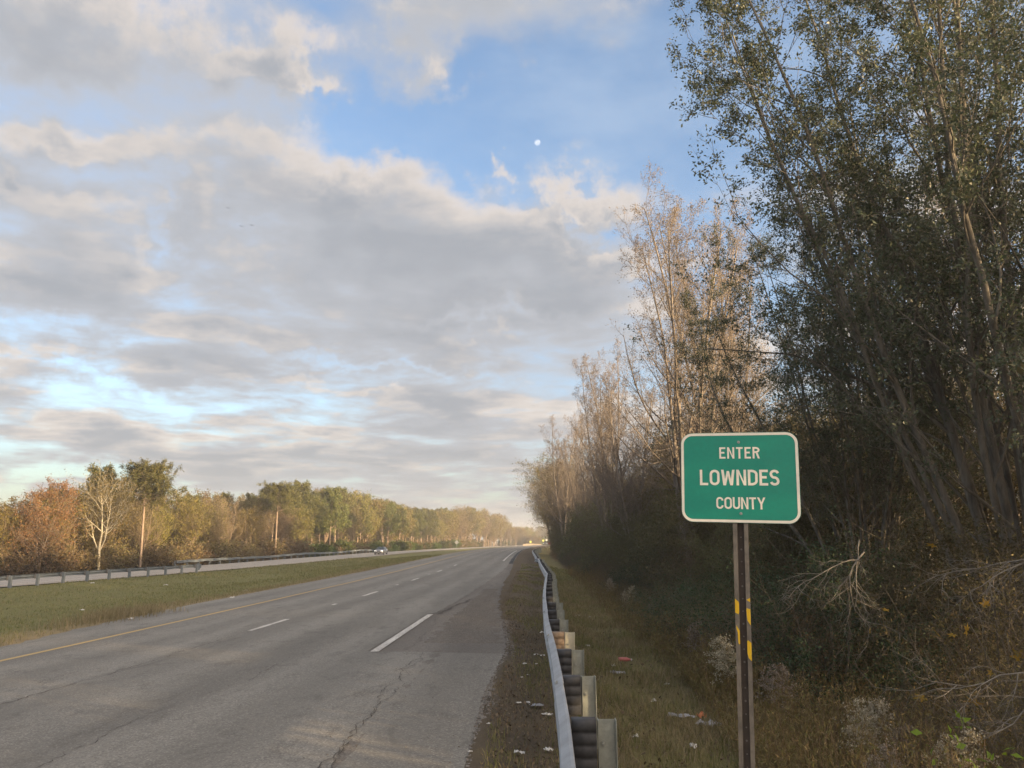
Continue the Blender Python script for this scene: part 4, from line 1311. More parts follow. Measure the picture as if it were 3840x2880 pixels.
# brushwood deeper inside, seen between the trunks
y = 74.0
while y < 520:
    for row, (dx, hh) in enumerate(((7.5, 4.6), (14.0, 6.0), (22.0, 7.5))):
        x = float(edge_x(y)) - dx + rs.uniform(-1, 1)
        if px_of(x, y) < -60: continue
        stand(T_brush if rs.random() < 0.8 else T_olive2, 0, y + rs.uniform(-1, 1), h=hh * rs.uniform(0.85, 1.15) * ((0.85 if row == 0 else 1.1) if 690 < px_of(x, y) < 985 else 1), x=x, wide=1.5, group='brushwood inside the woods across the road',
              label='%s brushwood inside the woods %s' % (('low', 'medium high', 'tall')[row], zone(px_of(x, y))))
    y += 2.6 + 0.03 * y
# far trees that close the view down the road
for k in range(44):
    yy_ = rs.uniform(640, 900)
    px = 1050 + 170 * (k + rs.random()) / 44
    pr = (T_olive, T_brown, T_pine2, T_olive2)[k % 4]
    stand(pr, SL(px), yy_, top=TP(1141 + rs.uniform(-5, 10)), label='%s far off where the road bends out of sight' % NAMES[pr][0], group='far trees at the bend', cat=NAMES[pr][1])
for k in range(26):
    px = 1085 + 110 * k / 26
    stand((T_brush, T_bush)[k % 3 == 0], SL(px), rs.uniform(560, 640), h=rs.uniform(4, 7), wide=1.5, label='brush far off where the road bends out of sight', group='far brush at the bend')

for t_ in HGT:
    for ch in list(t_.children):
        bpy.data.objects.remove(ch)
    bpy.data.objects.remove(t_)

# ================================================================ grass, straw and weeds
def clumpy(x, y, a, b):
    return 0.5 + 0.25 * np.sin(x * a + 1.7 * np.sin(y * b * 0.7)) + 0.25 * np.sin(y * b + 1.3 * np.sin(x * a * 1.3 + 2))

def blades(n, x, y, h, w_, lean=0.5, seg=1, curl=0.5):
    """bent grass blades: two-piece tapering tongues standing on the ground"""
    z = ground_z(x, y) - 0.012
    az = rs.random(n) * 6.283
    ln = np.abs(rs.normal(0, lean, n))
    side = np.stack([-np.sin(az), np.cos(az), np.zeros(n)], 1)
    out_ = np.stack([np.cos(az), np.sin(az), np.zeros(n)], 1)
    P = np.stack([x, y, z], 1)
    up = np.array([0, 0, 1.0])
    a = rs.random(n) * 6.283
    wv = (np.cos(a)[:, None] * side + np.sin(a)[:, None] * out_) * (w_ * 0.5)[:, None]
    mid = P + (out_ * np.sin(ln)[:, None] * 0.5 + up * np.cos(ln)[:, None] * 0.62) * h[:, None]
    l2 = np.minimum(ln * (1 + curl) + 0.15, 1.5)
    tipp = mid + (out_ * np.sin(l2)[:, None] + up * np.cos(l2)[:, None]) * (h * 0.5)[:, None]
    V = np.stack([P - wv, P + wv, mid + wv * 0.75, tipp, mid - wv * 0.75], 1).reshape(-1, 3)
    i = np.arange(n) * 5
    f4 = np.stack([i, i + 1, i + 2, i + 4], 1)
    f3 = np.stack([i + 4, i + 2, i + 3, i + 3], 1)
    return V, f4, f3

def grass(name, batches, mat):
    vs, fs, b = [], [], 0
    for V, f4, f3 in batches:
        vs.append(V)
        fs.append(np.concatenate([f4, np.ones((0, 4), int)]) + b)
        fs.append(np.stack([f3[:, 0], f3[:, 1], f3[:, 2]], 1) + b)
        b += len(V)
    v = np.concatenate(vs)
    me = bpy.data.meshes.new(name)
    loops, starts, tot, s = [], [], [], 0
    for f in fs:
        loops.append(f.ravel()); k = f.shape[1]
        starts.append(s + np.arange(len(f)) * k); tot.append(np.full(len(f), k)); s += f.size
    me.vertices.add(len(v)); me.vertices.foreach_set('co', v.astype(np.float32).ravel())
    lp = np.concatenate(loops).astype(np.int32)
    me.loops.add(len(lp)); me.loops.foreach_set('vertex_index', lp)
    st = np.concatenate(starts).astype(np.int32)
    me.polygons.add(len(st)); me.polygons.foreach_set('loop_start', st)
    try: me.polygons.foreach_set('loop_total', np.concatenate(tot).astype(np.int32))
    except Exception: pass
    me.update(calc_edges=True)
    me.materials.append(mat)
    return kind(put(name, me), 'stuff')

M_grass = leaf_mat('grass_green', [(0.12, 0.135, 0.046), (0.18, 0.185, 0.066), (0.235, 0.215, 0.09), (0.32, 0.265, 0.145)], 0.45, 0.6, 0.2, 0.0)
M_straw = leaf_mat('grass_straw', [(0.21, 0.165, 0.09), (0.31, 0.25, 0.145), (0.165, 0.145, 0.066), (0.36, 0.295, 0.19)], 0.3, 0.6, 0.2, 0.0)
M_thatch = leaf_mat('dead_thatch', [(0.11, 0.083, 0.055), (0.17, 0.13, 0.08), (0.24, 0.19, 0.125), (0.09, 0.095, 0.04)], 0.15, 0.8, 0.1, 0.0)

def scatter(n, ya, yb, sa, sb, powr=1.0, keep=None):
    y = ya + (yb - ya) * rs.random(n) ** powr
    s = sa + (sb - sa) * rs.random(n)
    x = s + c_of(y)
    if keep is not None:
        k = rs.random(n) < keep(x, y, s)
        x, y, s = x[k], y[k], s[k]
    return x, y, s
# verge behind the right guardrail
x, y, s = scatter(110000, 4.4, 70, 0.45, 4.2, 2.3, lambda x, y, s: np.clip(clumpy(x, y, 2.6, 1.9) * 1.5, 0.1, 1) * np.clip((4.6 - s) / 1.4, 0, 1))
n = len(x); sz_ = 1 + np.clip(y - 8, 0, 60) * 0.03
b1 = blades(n, x, y, rs.uniform(0.06, 0.21, n) * (0.25 + 1.3 * clumpy(x, y, 2.7, 2.3) ** 1.5), 0.0085 * sz_, 0.85)
x, y, s = scatter(46000, 5.0, 75, -1.2, 0.3, 2.0, lambda x, y, s: np.clip(clumpy(x, y, 3.1, 0.9) * 1.7 - 0.55, 0.0, 0.9) * (s > edge_of(y) + 0.15))
n = len(x); b2 = blades(n, x, y, rs.uniform(0.03, 0.13, n), 0.006 * (1 + y * 0.03), 0.7)
# median lawn
x, y, s = scatter(130000, 9, 130, -36, -12.2, 1.7, lambda x, y, s: (s > o_of(y) + 0.3) * (s < left_edge(y) - 0.4) * np.clip(0.35 + 0.65 * clumpy(x, y, 0.5, 0.35), 0, 1))
n = len(x); sz_ = 1 + y * 0.035
b3 = blades(n, x, y, rs.uniform(0.05, 0.12, n) * (0.7 + 0.012 * y), 0.010 * sz_, 0.5)
grass('grass', [b1, b2, b3], M_grass)
x, y, s = scatter(44000, 11, 90, -16.5, -11.25, 1.6, lambda x, y, s: (s < left_edge(y)) * np.clip(1.25 - (left_edge(y) - s) / 2.2, 0, 1) * np.clip(clumpy(x, y, 1.1, 0.5) * 1.4, 0.2, 1))
n = len(x); b4 = blades(n, x, y, rs.uniform(0.06, 0.20, n), 0.008 * (1 + y * 0.03), 0.55)
x = -13.3 + rs.normal(0, 0.5, 1500); y = 25 + rs.normal(0, 1.3, 1500)
b5 = blades(1500, x, y, rs.uniform(0.18, 0.42, 1500), np.full(1500, 0.014), 0.3)
x, y, s = scatter(95000, 4.5, 45, 0.5, 3.4, 1.9, lambda x, y, s: np.clip(clumpy(x + 3, y, 1.9, 1.4) * 1.6 - 0.35, 0.08, 1))
n = len(x); b6 = blades(n, x, y, rs.uniform(0.06, 0.24, n) * (0.35 + clumpy(x, y, 3.3, 2.9)), 0.006 * (1 + y * 0.035), 0.85)
grass('dry_grass', [b4, b5, b6], M_straw)
x, y, s = scatter(60000, 5, 60, -1.4, 1.0, 1.9, lambda x, y, s: (s > edge_of(y) + 0.06) * np.clip(clumpy(x, y, 2.3, 1.1) * 1.5, 0.15, 1))
n = len(x); b7 = blades(n, x, y, rs.uniform(0.025, 0.10, n), 0.006 * (1 + y * 0.03), 1.25, curl=0.2)
grass('dead_grass', [b7], M_thatch)

# tall feathery weeds between the verge and the woods
M_weed = leaf_mat('weed_leaf', [(0.14, 0.115, 0.046), (0.195, 0.155, 0.06), (0.24, 0.17, 0.085), (0.14, 0.145, 0.048), (0.29, 0.23, 0.13)], 0.3, 0.7, 0.15, 0.0)
M_weedstem = simple('weed_stem', (0.15, 0.105, 0.065), 0.9, var=0.3)
def weeds(n, ya, yb, s0, s1, hmin, hmax, leaf_n, lsize, powr):
    x, y, s = scatter(n, ya, yb, 0, 1, powr, None)
    u = rs.random(n)
    sl = s0(y); sr = s1(y)
    x = sl + (sr - sl) * u + c_of(y)
    k = clumpy(x, y, 2.1, 1.6) + 0.5 * rs.random(n) > 0.42
    x, y, u = x[k], y[k], u[k]
    n = len(x)
    h = (hmin + (hmax - hmin) * rs.random(n) ** 1.3) * (0.55 + 0.45 * np.clip(u * 3, 0, 1))
    P = np.stack([x, y, ground_z(x, y) - 0.03], 1)
    D = np.stack([rs.normal(0, 0.16, n), rs.normal(0, 0.16, n), np.ones(n)], 1)
    D /= np.linalg.norm(D, axis=1, keepdims=True)
    pts = march(rs, P, D, h, 5, 0.07, 0.0)
    rad = (0.0016 + 0.0018 * rs.random(n))[:, None] * (1 + y * 0.03)[:, None] * np.linspace(1, 0.4, 5)[None, :]
    st = tubes(pts, rad, 3)
    lv = leaves_on(rs, pts, leaf_n, lsize, 0.16, 0.03, 0.18, 0.75, 0.1)
    return st, lv
A1 = weeds(5200, 5.0, 14, lambda y: np.interp(y, [5, 9, 14], [1.75, 2.05, 2.4]), lambda y: np.interp(y, [5, 14], [5.4, 4.9]), 0.30, 1.0, 26, 0.055, 1.5)
A2 = weeds(4200, 12, 62, lambda y: 2.3 + 0 * y, lambda y: 4.6 + 0 * y, 0.4, 1.15, 14, 0.085, 1.7)
wv, wf = join([A1[0], A2[0]])
wo_ = put('weeds', mesh_from('weed_stalks', wv, wf, M_weedstem)); kind(wo_, 'stuff')
lv_, lf = join([A1[1], A2[1]])
kind(put('weed_leaves', mesh_from('weed_leaves', lv_, lf, M_weed), wo_), 'stuff')

# seeding goldenrod with grey fluffy heads
M_fluff = leaf_mat('seed_fluff', [(0.30, 0.26, 0.20), (0.42, 0.38, 0.31), (0.24, 0.19, 0.135)], 0.35, 0.8, 0.1, 0.25)
def goldenrod(seed):
    rng = np.random.default_rng(seed)
    P, rad, L = stems(rng, 3, 9, 1.25, 0.0045, 7, 0.05, 0.0, 0.03, 0.5, 1)
    P1, r1, L1 = sprout(rng, P, rad, L, 14, 0.62, 1.0, 58, 12, 0.16, lambda t: 1.5 - 1.2 * (t - 0.62) / 0.38, 0.5, 4, 0.1, -0.10, rmin=0.0018)
    P2, r2, L2 = sprout(rng, P1, r1, L1, 7, 0.1, 1.0, 60, 20, 0.3, one, 0.6, 2, 0.1, 0.05, rmin=0.0012)
    fl = leaves_on(rng, P2, 6, 0.022, 0.8, 0.012, 0.0, 0.2)
    t = thing('goldenrod', 'x', 'weed')
    v, f_ = join([tubes(P, rad, 4), tubes(P1, r1, 3)]); put('stem', mesh_from('goldenrod_stem', v, f_, M_weedstem), t)
    lf_ = leaves_on(rng, P, 26, 0.11, 0.16, 0.02, 0.15, 0.5); kind(put('leaves', mesh_from('goldenrod_leaves', lf_[0], lf_[1], M_weed), t), 'stuff')
    put('seed_head', mesh_from('goldenrod_head', fl[0], fl[1], M_fluff), t)
    return t
gr_ = [goldenrod(201), goldenrod(202), goldenrod(203)]
GR = [(SL(1555), 11.5, 1.0, 'tall fluffy goldenrod just left of the sign post stripes'), (SL(1537), 11.9, 0.9, 'shorter goldenrod behind the tall one left of the sign post'), (SL(1648), 10.2, 0.95, 'goldenrod head peeking out on the right of the sign post stripes'),
      (SL(1480), 15, 1.0, 'goldenrod at the verge edge two steps left of the sign post'), (SL(1352), 29, 1.1, 'distant goldenrod standing above the verge by the dark shrubs'), (SL(1310), 34, 1.1, 'far small goldenrod near the curve of the guardrail'),
      (SL(1405), 24, 1.05, 'pale goldenrod halfway along the verge'), (SL(1795), 8.2, 0.85, 'grey goldenrod in front of the dark shrub, first right of the sign'), (SL(1838), 8.5, 0.92, 'fluffiest goldenrod in front of the dark shrub'),
      (SL(1880), 8.0, 0.75, 'low goldenrod leaning below the fluffiest one'), (SL(1990), 7.2, 0.95, 'tan goldenrod behind the bright green sapling'), (SL(1852), 6.9, 0.72, 'rusty goldenrod standing alone in the brown weeds'),
      (SL(2185), 6.3, 0.78, 'tan goldenrod at the right edge of the picture'), (SL(2000), 6.0, 0.5, 'small whitish goldenrod below the sapling'), (SL(2120), 6.0, 0.62, 'goldenrod low at the right between sapling and picture edge')]
for k, (sl, y, hs, lab) in enumerate(GR):
    x = sl * y
    dup(gr_[k % 3], (x, y, gz(x, y)), rs.random() * 6, hs * 1.25 / 1.25, lab, 'seeding goldenrod plants among the weeds')

# bright green sapling, a small maple-leaved sapling and a fallen grey branch
M_lime = leaf_mat('leaf_lime', [(0.17, 0.26, 0.025), (0.24, 0.34, 0.035), (0.13, 0.21, 0.03)], 0.4, 0.45, 0.3, 0.0)
M_gold = leaf_mat('leaf_gold', [(0.33, 0.20, 0.03), (0.40, 0.25, 0.04), (0.24, 0.17, 0.03)], 0.4, 0.5, 0.2, 0.0)
def sapling(name, seed, H, nl, lsize, wm, lm, star=False, tilt=38):
    rng = np.random.default_rng(seed)
    P, rad, L = stems(rng, 5, tilt, H, 0.008, 8, 0.10, 0.0, 0.04, 0.4, 4)
    P1, r1, L1 = sprout(rng, P, rad, L, 6, 0.3, 1, 45, 12, 0.28, one, 0.6, 5, 0.12, 0.0, rmin=0.0025)
    t = thing(name, 'x', 'sapling')
    v, f_ = join([tubes(P, rad, 5), tubes(P1, r1, 3)]); put('stem', mesh_from(name + '_stem', v, f_, wm, True), t)
    if star:
        c, ff = leaves_on(rng, P1, nl, lsize, 0.9, 0.02, 0.5, 0.3)
        # five-lobed leaves: five slim rhombs from each leaf base
        Q = c.reshape(-1, 4, 3)
        vs, k = [], 0
        for q_ in Q:
            b_, tp_ = q_[0], q_[2]; ax = (tp_ - b_); sd = (q_[1] - q_[3]) ; nn = np.cross(ax, sd); nn /= np.linalg.norm(nn) + 1e-9
            l = np.linalg.norm(ax); ax = ax / l; sd = np.cross(nn, ax)
            for a, m in ((-1.9, 0.6), (-0.95, 0.9), (0, 1.0), (0.95, 0.9), (1.9, 0.6)):
                d_ = ax * math.cos(a) + sd * math.sin(a); e = -ax * math.sin(a) + sd * math.cos(a)
                vs += [b_ + ax * l * .3, b_ + ax * l * .3 + d_ * l * m * 0.35 + e * l * 0.15, b_ + ax * l * .3 + d_ * l * m * 0.8, b_ + ax * l * .3 + d_ * l * m * 0.35 - e * l * 0.15]
        vs = np.array(vs); ff = np.arange(len(vs)).reshape(-1, 4)
        put('crown', mesh_from(name + '_crown', vs, ff, lm), t)
    else:
        c, ff = leaves_on(rng, P1, nl * 2, lsize * 0.8, 0.55, 0.02, 0.25, 0.5, 0.5)
        put('crown', mesh_from(name + '_crown', c, ff, lm), t)
    return t
def at_(o, sl, y, lab, cat, rot=0.0):
    o.location = (sl * y, y, gz(sl * y, y)); o.rotation_euler = (0, 0, rot); tag(o, lab, cat); return o
at_(sapling('sapling', 301, 1.25, 2, 0.10, M_weedstem, M_lime, tilt=34), SL(2035), 6.9, 'young sapling with big lime green leaves in front of the dark shrubs', 'sapling', 0.4)
at_(sapling('sapling', 305, 0.75, 2, 0.085, M_weedstem, M_lime, tilt=40), SL(2150), 6.2, 'low lime leaved seedling at the bottom right beside the larger sapling', 'sapling', 2.0)
at_(sapling('sapling', 309, 2.45, 1, 0.12, B_grey, M_gold, True, 16), SL(2150), 8.6, 'thin sapling with golden star shaped leaves at the right edge', 'sapling', 1.0)
def dead_branch(seed):
    rng = np.random.default_rng(seed)
    P0 = np.array([[0, 0, 0], [0.05, 0.1, 0.15], [-0.1, 0.0, -0.1]], float)
    D0 = np.array([[-0.82, -0.1, -0.45], [-0.5, -0.3, -0.78], [-0.95, 0.1, 0.02]], float)
    P = march(rng, P0, D0 / np.linalg.norm(D0, axis=1, keepdims=True), np.array([1.1, 0.9, 1.2]), 9, 0.16, -0.03)
    rad = np.array([0.011, 0.009, 0.009])[:, None] * np.linspace(1, 0.3, 9)[None]
    P1, r1, L1 = sprout(rng, P, rad, np.array([1.1, 0.9, 1.2]), 9, 0.2, 1, 40, 12, 0.42, one, 0.6, 6, 0.16, -0.05, rmin=0.004)
    P2, r2, L2 = sprout(rng, P1, r1, L1, 6, 0.2, 1, 42, 12, 0.45, one, 0.6, 4, 0.16, -0.02, rmin=0.0025)
    v, f_ = join([tubes(P, rad, 6), tubes(P1, r1, 4), tubes(P2, r2, 3)])
    return mesh_from('dead_branch', v, f_, B_dead, True)
for sd, sl, y, z, rz, lab in ((401, SL(2235), 8.3, 2.05, 0.0, 'pale grey dead branch hanging down at the right edge'), (402, SL(2215), 7.2, 1.15, 0.2, 'pale grey dead branch lying low in the weeds at the right edge'),
                              (403, SL(1840), 10.3, 2.0, 0.5, 'thin dead branch arching over the dark shrub right of the sign')):
    tag(put('dead_branch', dead_branch(sd), None, (sl * y, y, z), (0, 0, rz)), lab, 'branch')
for t_ in gr_:
    for ch in list(t_.children):
        bpy.data.objects.remove(ch)
    bpy.data.objects.remove(t_)

# ================================================================ vehicles
M_paintc = simple('silver_car_paint', (0.22, 0.22, 0.225), 0.32, 0.4, var=0.03, spec=0.6)
M_paintd = simple('dark_car_paint', (0.03, 0.03, 0.035), 0.3, 0.2, var=0.05, spec=0.6)
M_paintr = simple('red_car_paint', (0.30, 0.04, 0.03), 0.3, 0.2, var=0.05, spec=0.6)
M_glass = simple('car_glass', (0.03, 0.04, 0.045), 0.08, 0.0, var=0.05, spec=0.8)
M_black = simple('black_plastic', (0.018, 0.018, 0.02), 0.6)
M_tyre = simple('tyre_rubber', (0.02, 0.02, 0.02), 0.85)
M_rim = simple('alloy_rim', (0.45, 0.45, 0.46), 0.35, 0.8)
def glow(name, c, s):
    m, t, out = new_mat(name)
    e = t.n('ShaderNodeEmission', {0: c + (1,), 1: s})
    t.nt.links.new(e.outputs[0], out.inputs[0])
    return m
M_lamp = glow('headlamp_lit', (1.0, 0.93, 0.8), 4.0)
M_tail = simple('tail_lamp_lens', (0.25, 0.01, 0.01), 0.3)

def make_car(paint, label, name='car', h=1.0):
    t = thing(name, label, 'car')
    # front faces -Y; rings along the length: (y, half width, bottom, shoulder z, top z)
    st = [(-2.30, 0.62, 0.42, 0.58, 0.66), (-2.22, 0.78, 0.28, 0.66, 0.76), (-1.95, 0.88, 0.22, 0.74, 0.86), (-1.2, 0.91, 0.20, 0.80, 0.96), (-0.6, 0.92, 0.20, 0.86, 1.02), (0.8, 0.92, 0.20, 0.90, 1.03), (1.7, 0.91, 0.22, 0.92, 1.04), (2.1, 0.87, 0.30, 0.90, 1.02), (2.25, 0.76, 0.42, 0.80, 0.92)]
    rings = []
    for y, hw, b, s, tp in st:
        b, s, tp = b * h, s * h, tp * h
        rings.append([(-hw * 0.9, y, b), (hw * 0.9, y, b), (hw, y, b + 0.12), (hw, y, s), (hw * 0.86, y, tp), (-hw * 0.86, y, tp), (-hw, y, s), (-hw, y, b + 0.12)])
    Geo().loft(rings).put('body', paint, t, True)
    cab = [(-0.75, 0.76, 1.0), (0.05, 0.60, 1.46), (1.25, 0.58, 1.47), (2.05, 0.70, 1.02)]
    lo, hi = [], []
    g_ = Geo()
    zr = [c[2] * h for c in cab]
    v = []
    for (y, hw, z), zz_ in zip(cab, zr):
        v += [(-hw, y, zz_), (hw, y, zz_)]
    base = [(-0.80, -0.75, 1.0 * h), (0.80, -0.75, 1.0 * h), (0.80, 2.05, 1.0 * h), (-0.80, 2.05, 1.0 * h)]
    v += base
    g_.add(v, [(2, 3, 5, 4), (8, 2, 4, 11), (9, 10, 5, 3), (8, 9, 3, 2), (4, 5, 10, 11)])
    g_.put('roof', paint, t)
    def pane(nm, pts):
        n_ = (Vector(pts[1]) - Vector(pts[0])).cross(Vector(pts[2]) - Vector(pts[0])).normalized()
        c_ = sum((Vector(p) for p in pts), Vector()) / len(pts)
        if n_.dot(c_ - Vector((0, 0.6, 0.9))) < 0: n_ = -n_
        q_ = [c_ + (Vector(p) - c_) * 0.90 + n_ * 0.012 for p in pts]
        Geo().add(q_, [tuple(range(len(q_)))]).put(nm, M_glass, t)
    pane('windshield', [base[0], base[1], v[3], v[2]])
    pane('rear_window', [v[4], v[5], base[2], base[3]])
    for sx in (0, 1):
        a, b_, c_, d_ = (base[sx], v[2 + sx], v[4 + sx], base[3 - sx])
        m1 = Vector(a).lerp(Vector(d_), 0.5); m2 = Vector(b_).lerp(Vector(c_), 0.45)
        pane('side_window', [a, m1, m2, b_]); pane('side_window', [m1, d_, c_, m2])
    for sx in (-1, 1):
        for y in (-1.42, 1.42):
            w_ = Geo().tube((sx * 0.70, y, 0.33), (sx * 0.925, y, 0.33), 0.33, 0.33, 18).put('wheel', M_tyre, t)
            Geo().tube((sx * 0.90, y, 0.33), (sx * 0.935, y, 0.33), 0.20, 0.18, 12).put('rim', M_rim, w_)
        Geo().loft([[(sx * 0.45, -2.24, 0.60 * h), (sx * 0.76, -2.15, 0.64 * h), (sx * 0.74, -2.12, 0.76 * h), (sx * 0.50, -2.2, 0.72 * h)], [(sx * 0.45, -2.31, 0.60 * h), (sx * 0.78, -2.22, 0.64 * h), (sx * 0.76, -2.18, 0.78 * h), (sx * 0.50, -2.28, 0.72 * h)]]).put('headlight', M_lamp, t)
        Geo().box((sx * 0.68, 2.22, 0.78 * h), (0.22, 0.06, 0.14)).put('tail_light', M_tail, t)
        Geo().box((sx * 1.0, -0.55, 1.02 * h), (0.18, 0.10, 0.13)).put('mirror', paint, t)
    Geo().box((0, -2.29, 0.56 * h), (0.84, 0.06, 0.11)).put('grille', M_black, t)
    Geo().box((0, -2.27, 0.36 * h), (1.25, 0.08, 0.14)).put('bumper_vent', M_black, t)
    Geo().box((0, -2.33, 0.46 * h), (0.31, 0.02, 0.10)).put('number_plate', M_rim, t)
    return t
car = make_car(M_paintc, 'silver hatchback with lit headlights driving towards us on the opposite road')
car.location = (SL(829) * 158, 158, gz(SL(829) * 158, 158) + 0.03); car.rotation_euler = (0, 0, R(-2))
c2 = make_car(M_paintd, 'small dark vehicle with bright lights far down the road', h=1.12)
c2.location = (SL(1178) * 430, 430, gz(SL(1178) * 430, 430) + 0.05); c2.rotation_euler = (0, 0, R(-4))
c3 = make_car(M_paintr, 'small red vehicle far down the road beside the dark one', h=1.1)
c3.location = (SL(1186.5) * 445, 445, gz(SL(1186.5) * 445, 445) + 0.05); c3.rotation_euler = (0, 0, R(176))

# ================================================================ far signs, pole, barrier
M_signback = simple('bare_sign_back', (0.42, 0.42, 0.40), 0.5, 0.3)
M_bluesign = simple('blue_grey_sign_back', (0.13, 0.16, 0.22), 0.6)
M_fluo = simple('fluorescent_yellow_sheet', (0.52, 0.56, 0.12), 0.5, var=0.03)
M_whites = simple('white_sign_sheet', (0.8, 0.8, 0.76), 0.5, var=0.03)
M_wpole = bark_mat('pole_timber', (0.30, 0.21, 0.14), (0.42, 0.30, 0.2))
def small_sign(label, x, y, size, hgt, mat, diamond=False, cat='road sign', back=None):
    t = thing('road_sign', label, cat, (x, y, gz(x, y)))
    q_ = [(-size / 2, -size / 2), (size / 2, -size / 2), (size / 2, size / 2), (-size / 2, size / 2)]
    if diamond:
        q_ = [(0, -size * 0.707), (size * 0.707, 0), (0, size * 0.707), (-size * 0.707, 0)]
    Geo().prism([(a, b + hgt) for a, b in q_], -0.012, 0.0, 'y').put('panel', mat, t)
    Geo().box((0, 0.03, (hgt + size * 0.4) / 2 - 0.2), (0.07, 0.05, hgt + size * 0.4 + 0.4)).put('post', M_signback, t)
    return t
small_sign('grey back of a diamond shaped warning sign on the far median', SL(990) * 205, 205, 0.86, 2.25, M_signback, True)
small_sign('blue grey back of a square sign before the bright green bushes', SL(878) * 235, 235, 1.05, 2.3, M_bluesign)
small_sign('fluorescent yellow sign far off, left of the pale barrier', SL(1146.5) * 405, 405, 1.0, 1.75, M_fluo)
small_sign('yellow sign far off, just left of the dark vehicle', SL(1173.5) * 452, 452, 1.0, 2.3, M_fluo)
small_sign('white sign far off, just above the dark vehicle', SL(1180.5) * 458, 458, 1.0, 2.6, M_whites)
px, py = SL(1132) * 590, 590
pl = thing('utility_pole', 'timber utility pole with a white transformer at the far bend', 'utility pole', (px, py, gz(px, py)))
Geo().tube((0, 0, -0.5), (0, 0, 13.4), 0.26, 0.18, 10).put('pole', M_wpole, pl)
Geo().box((0, -0.22, 12.5), (2.4, 0.14, 0.16)).put('crossarm', M_wpole, pl)
Geo().tube((0.05, -0.52, 8.7), (0.05, -0.52, 10.1), 0.38, 0.38, 12).tube((0.05, -0.52, 10.1), (0.05, -0.52, 10.3), 0.3, 0.12, 10).put('transformer', M_whites, pl)
M_conc = simple('pale_concrete', (0.40, 0.32, 0.23), 0.85, var=0.1)
bx0 = SL(1150) * 470
t = thing('concrete_barrier', 'low pale tan concrete barrier far off beyond the bend', 'barrier', (bx0, 470, gz(bx0, 470)))
Geo().prism([(-0.4, -0.2), (0.4, -0.2), (0.28, 0.3), (0.16, 0.95), (-0.16, 0.95), (-0.28, 0.3)], -5.5, 5.5, 'y').put('barrier_body', M_conc, t, rot=(0, 0, R(84)))
Geo().box((-1.5, 0.6, 1.0), (5.0, 0.5, 0.35)).put('cap', M_conc, t)

# ================================================================ litter
M_paper = simple('white_paper', (0.60, 0.58, 0.54), 0.8, var=0.08, scale=20)
M_film = simple('grey_plastic_film', (0.30, 0.30, 0.31), 0.4, var=0.2, scale=15)
M_red = simple('red_bottle_plastic', (0.42, 0.12, 0.11), 0.4)
M_orange = simple('orange_plastic', (0.50, 0.17, 0.07), 0.6)
M_rubber = simple('torn_tyre', (0.02, 0.02, 0.021), 0.85)
def crumple(seed, sx, sy, sz_, mat, name, n=7):
    rng = np.random.default_rng(seed)
    u, v = np.meshgrid(np.linspace(-0.5, 0.5, n), np.linspace(-0.5, 0.5, n))
    out = 0.5 + 0.35 * rng.random((n, n))
    X = u * sx * (out + 0.35) + rng.normal(0, sx * 0.07, (n, n)); Y = v * sy * (out + 0.35) + rng.normal(0, sy * 0.07, (n, n))
    Z = np.abs(rng.normal(0, sz_ * 0.5, (n, n))) + sz_ * 0.5 * (1 - (4 * (u ** 2 + v ** 2)).clip(0, 1)) + 0.012
    i = np.arange(n * n).reshape(n, n)
    f_ = np.stack([i[:-1, :-1], i[:-1, 1:], i[1:, 1:], i[1:, :-1]], -1).reshape(-1, 4)
    return mesh_from(name, np.stack([X, Y, Z], -1).reshape(-1, 3), f_, mat)
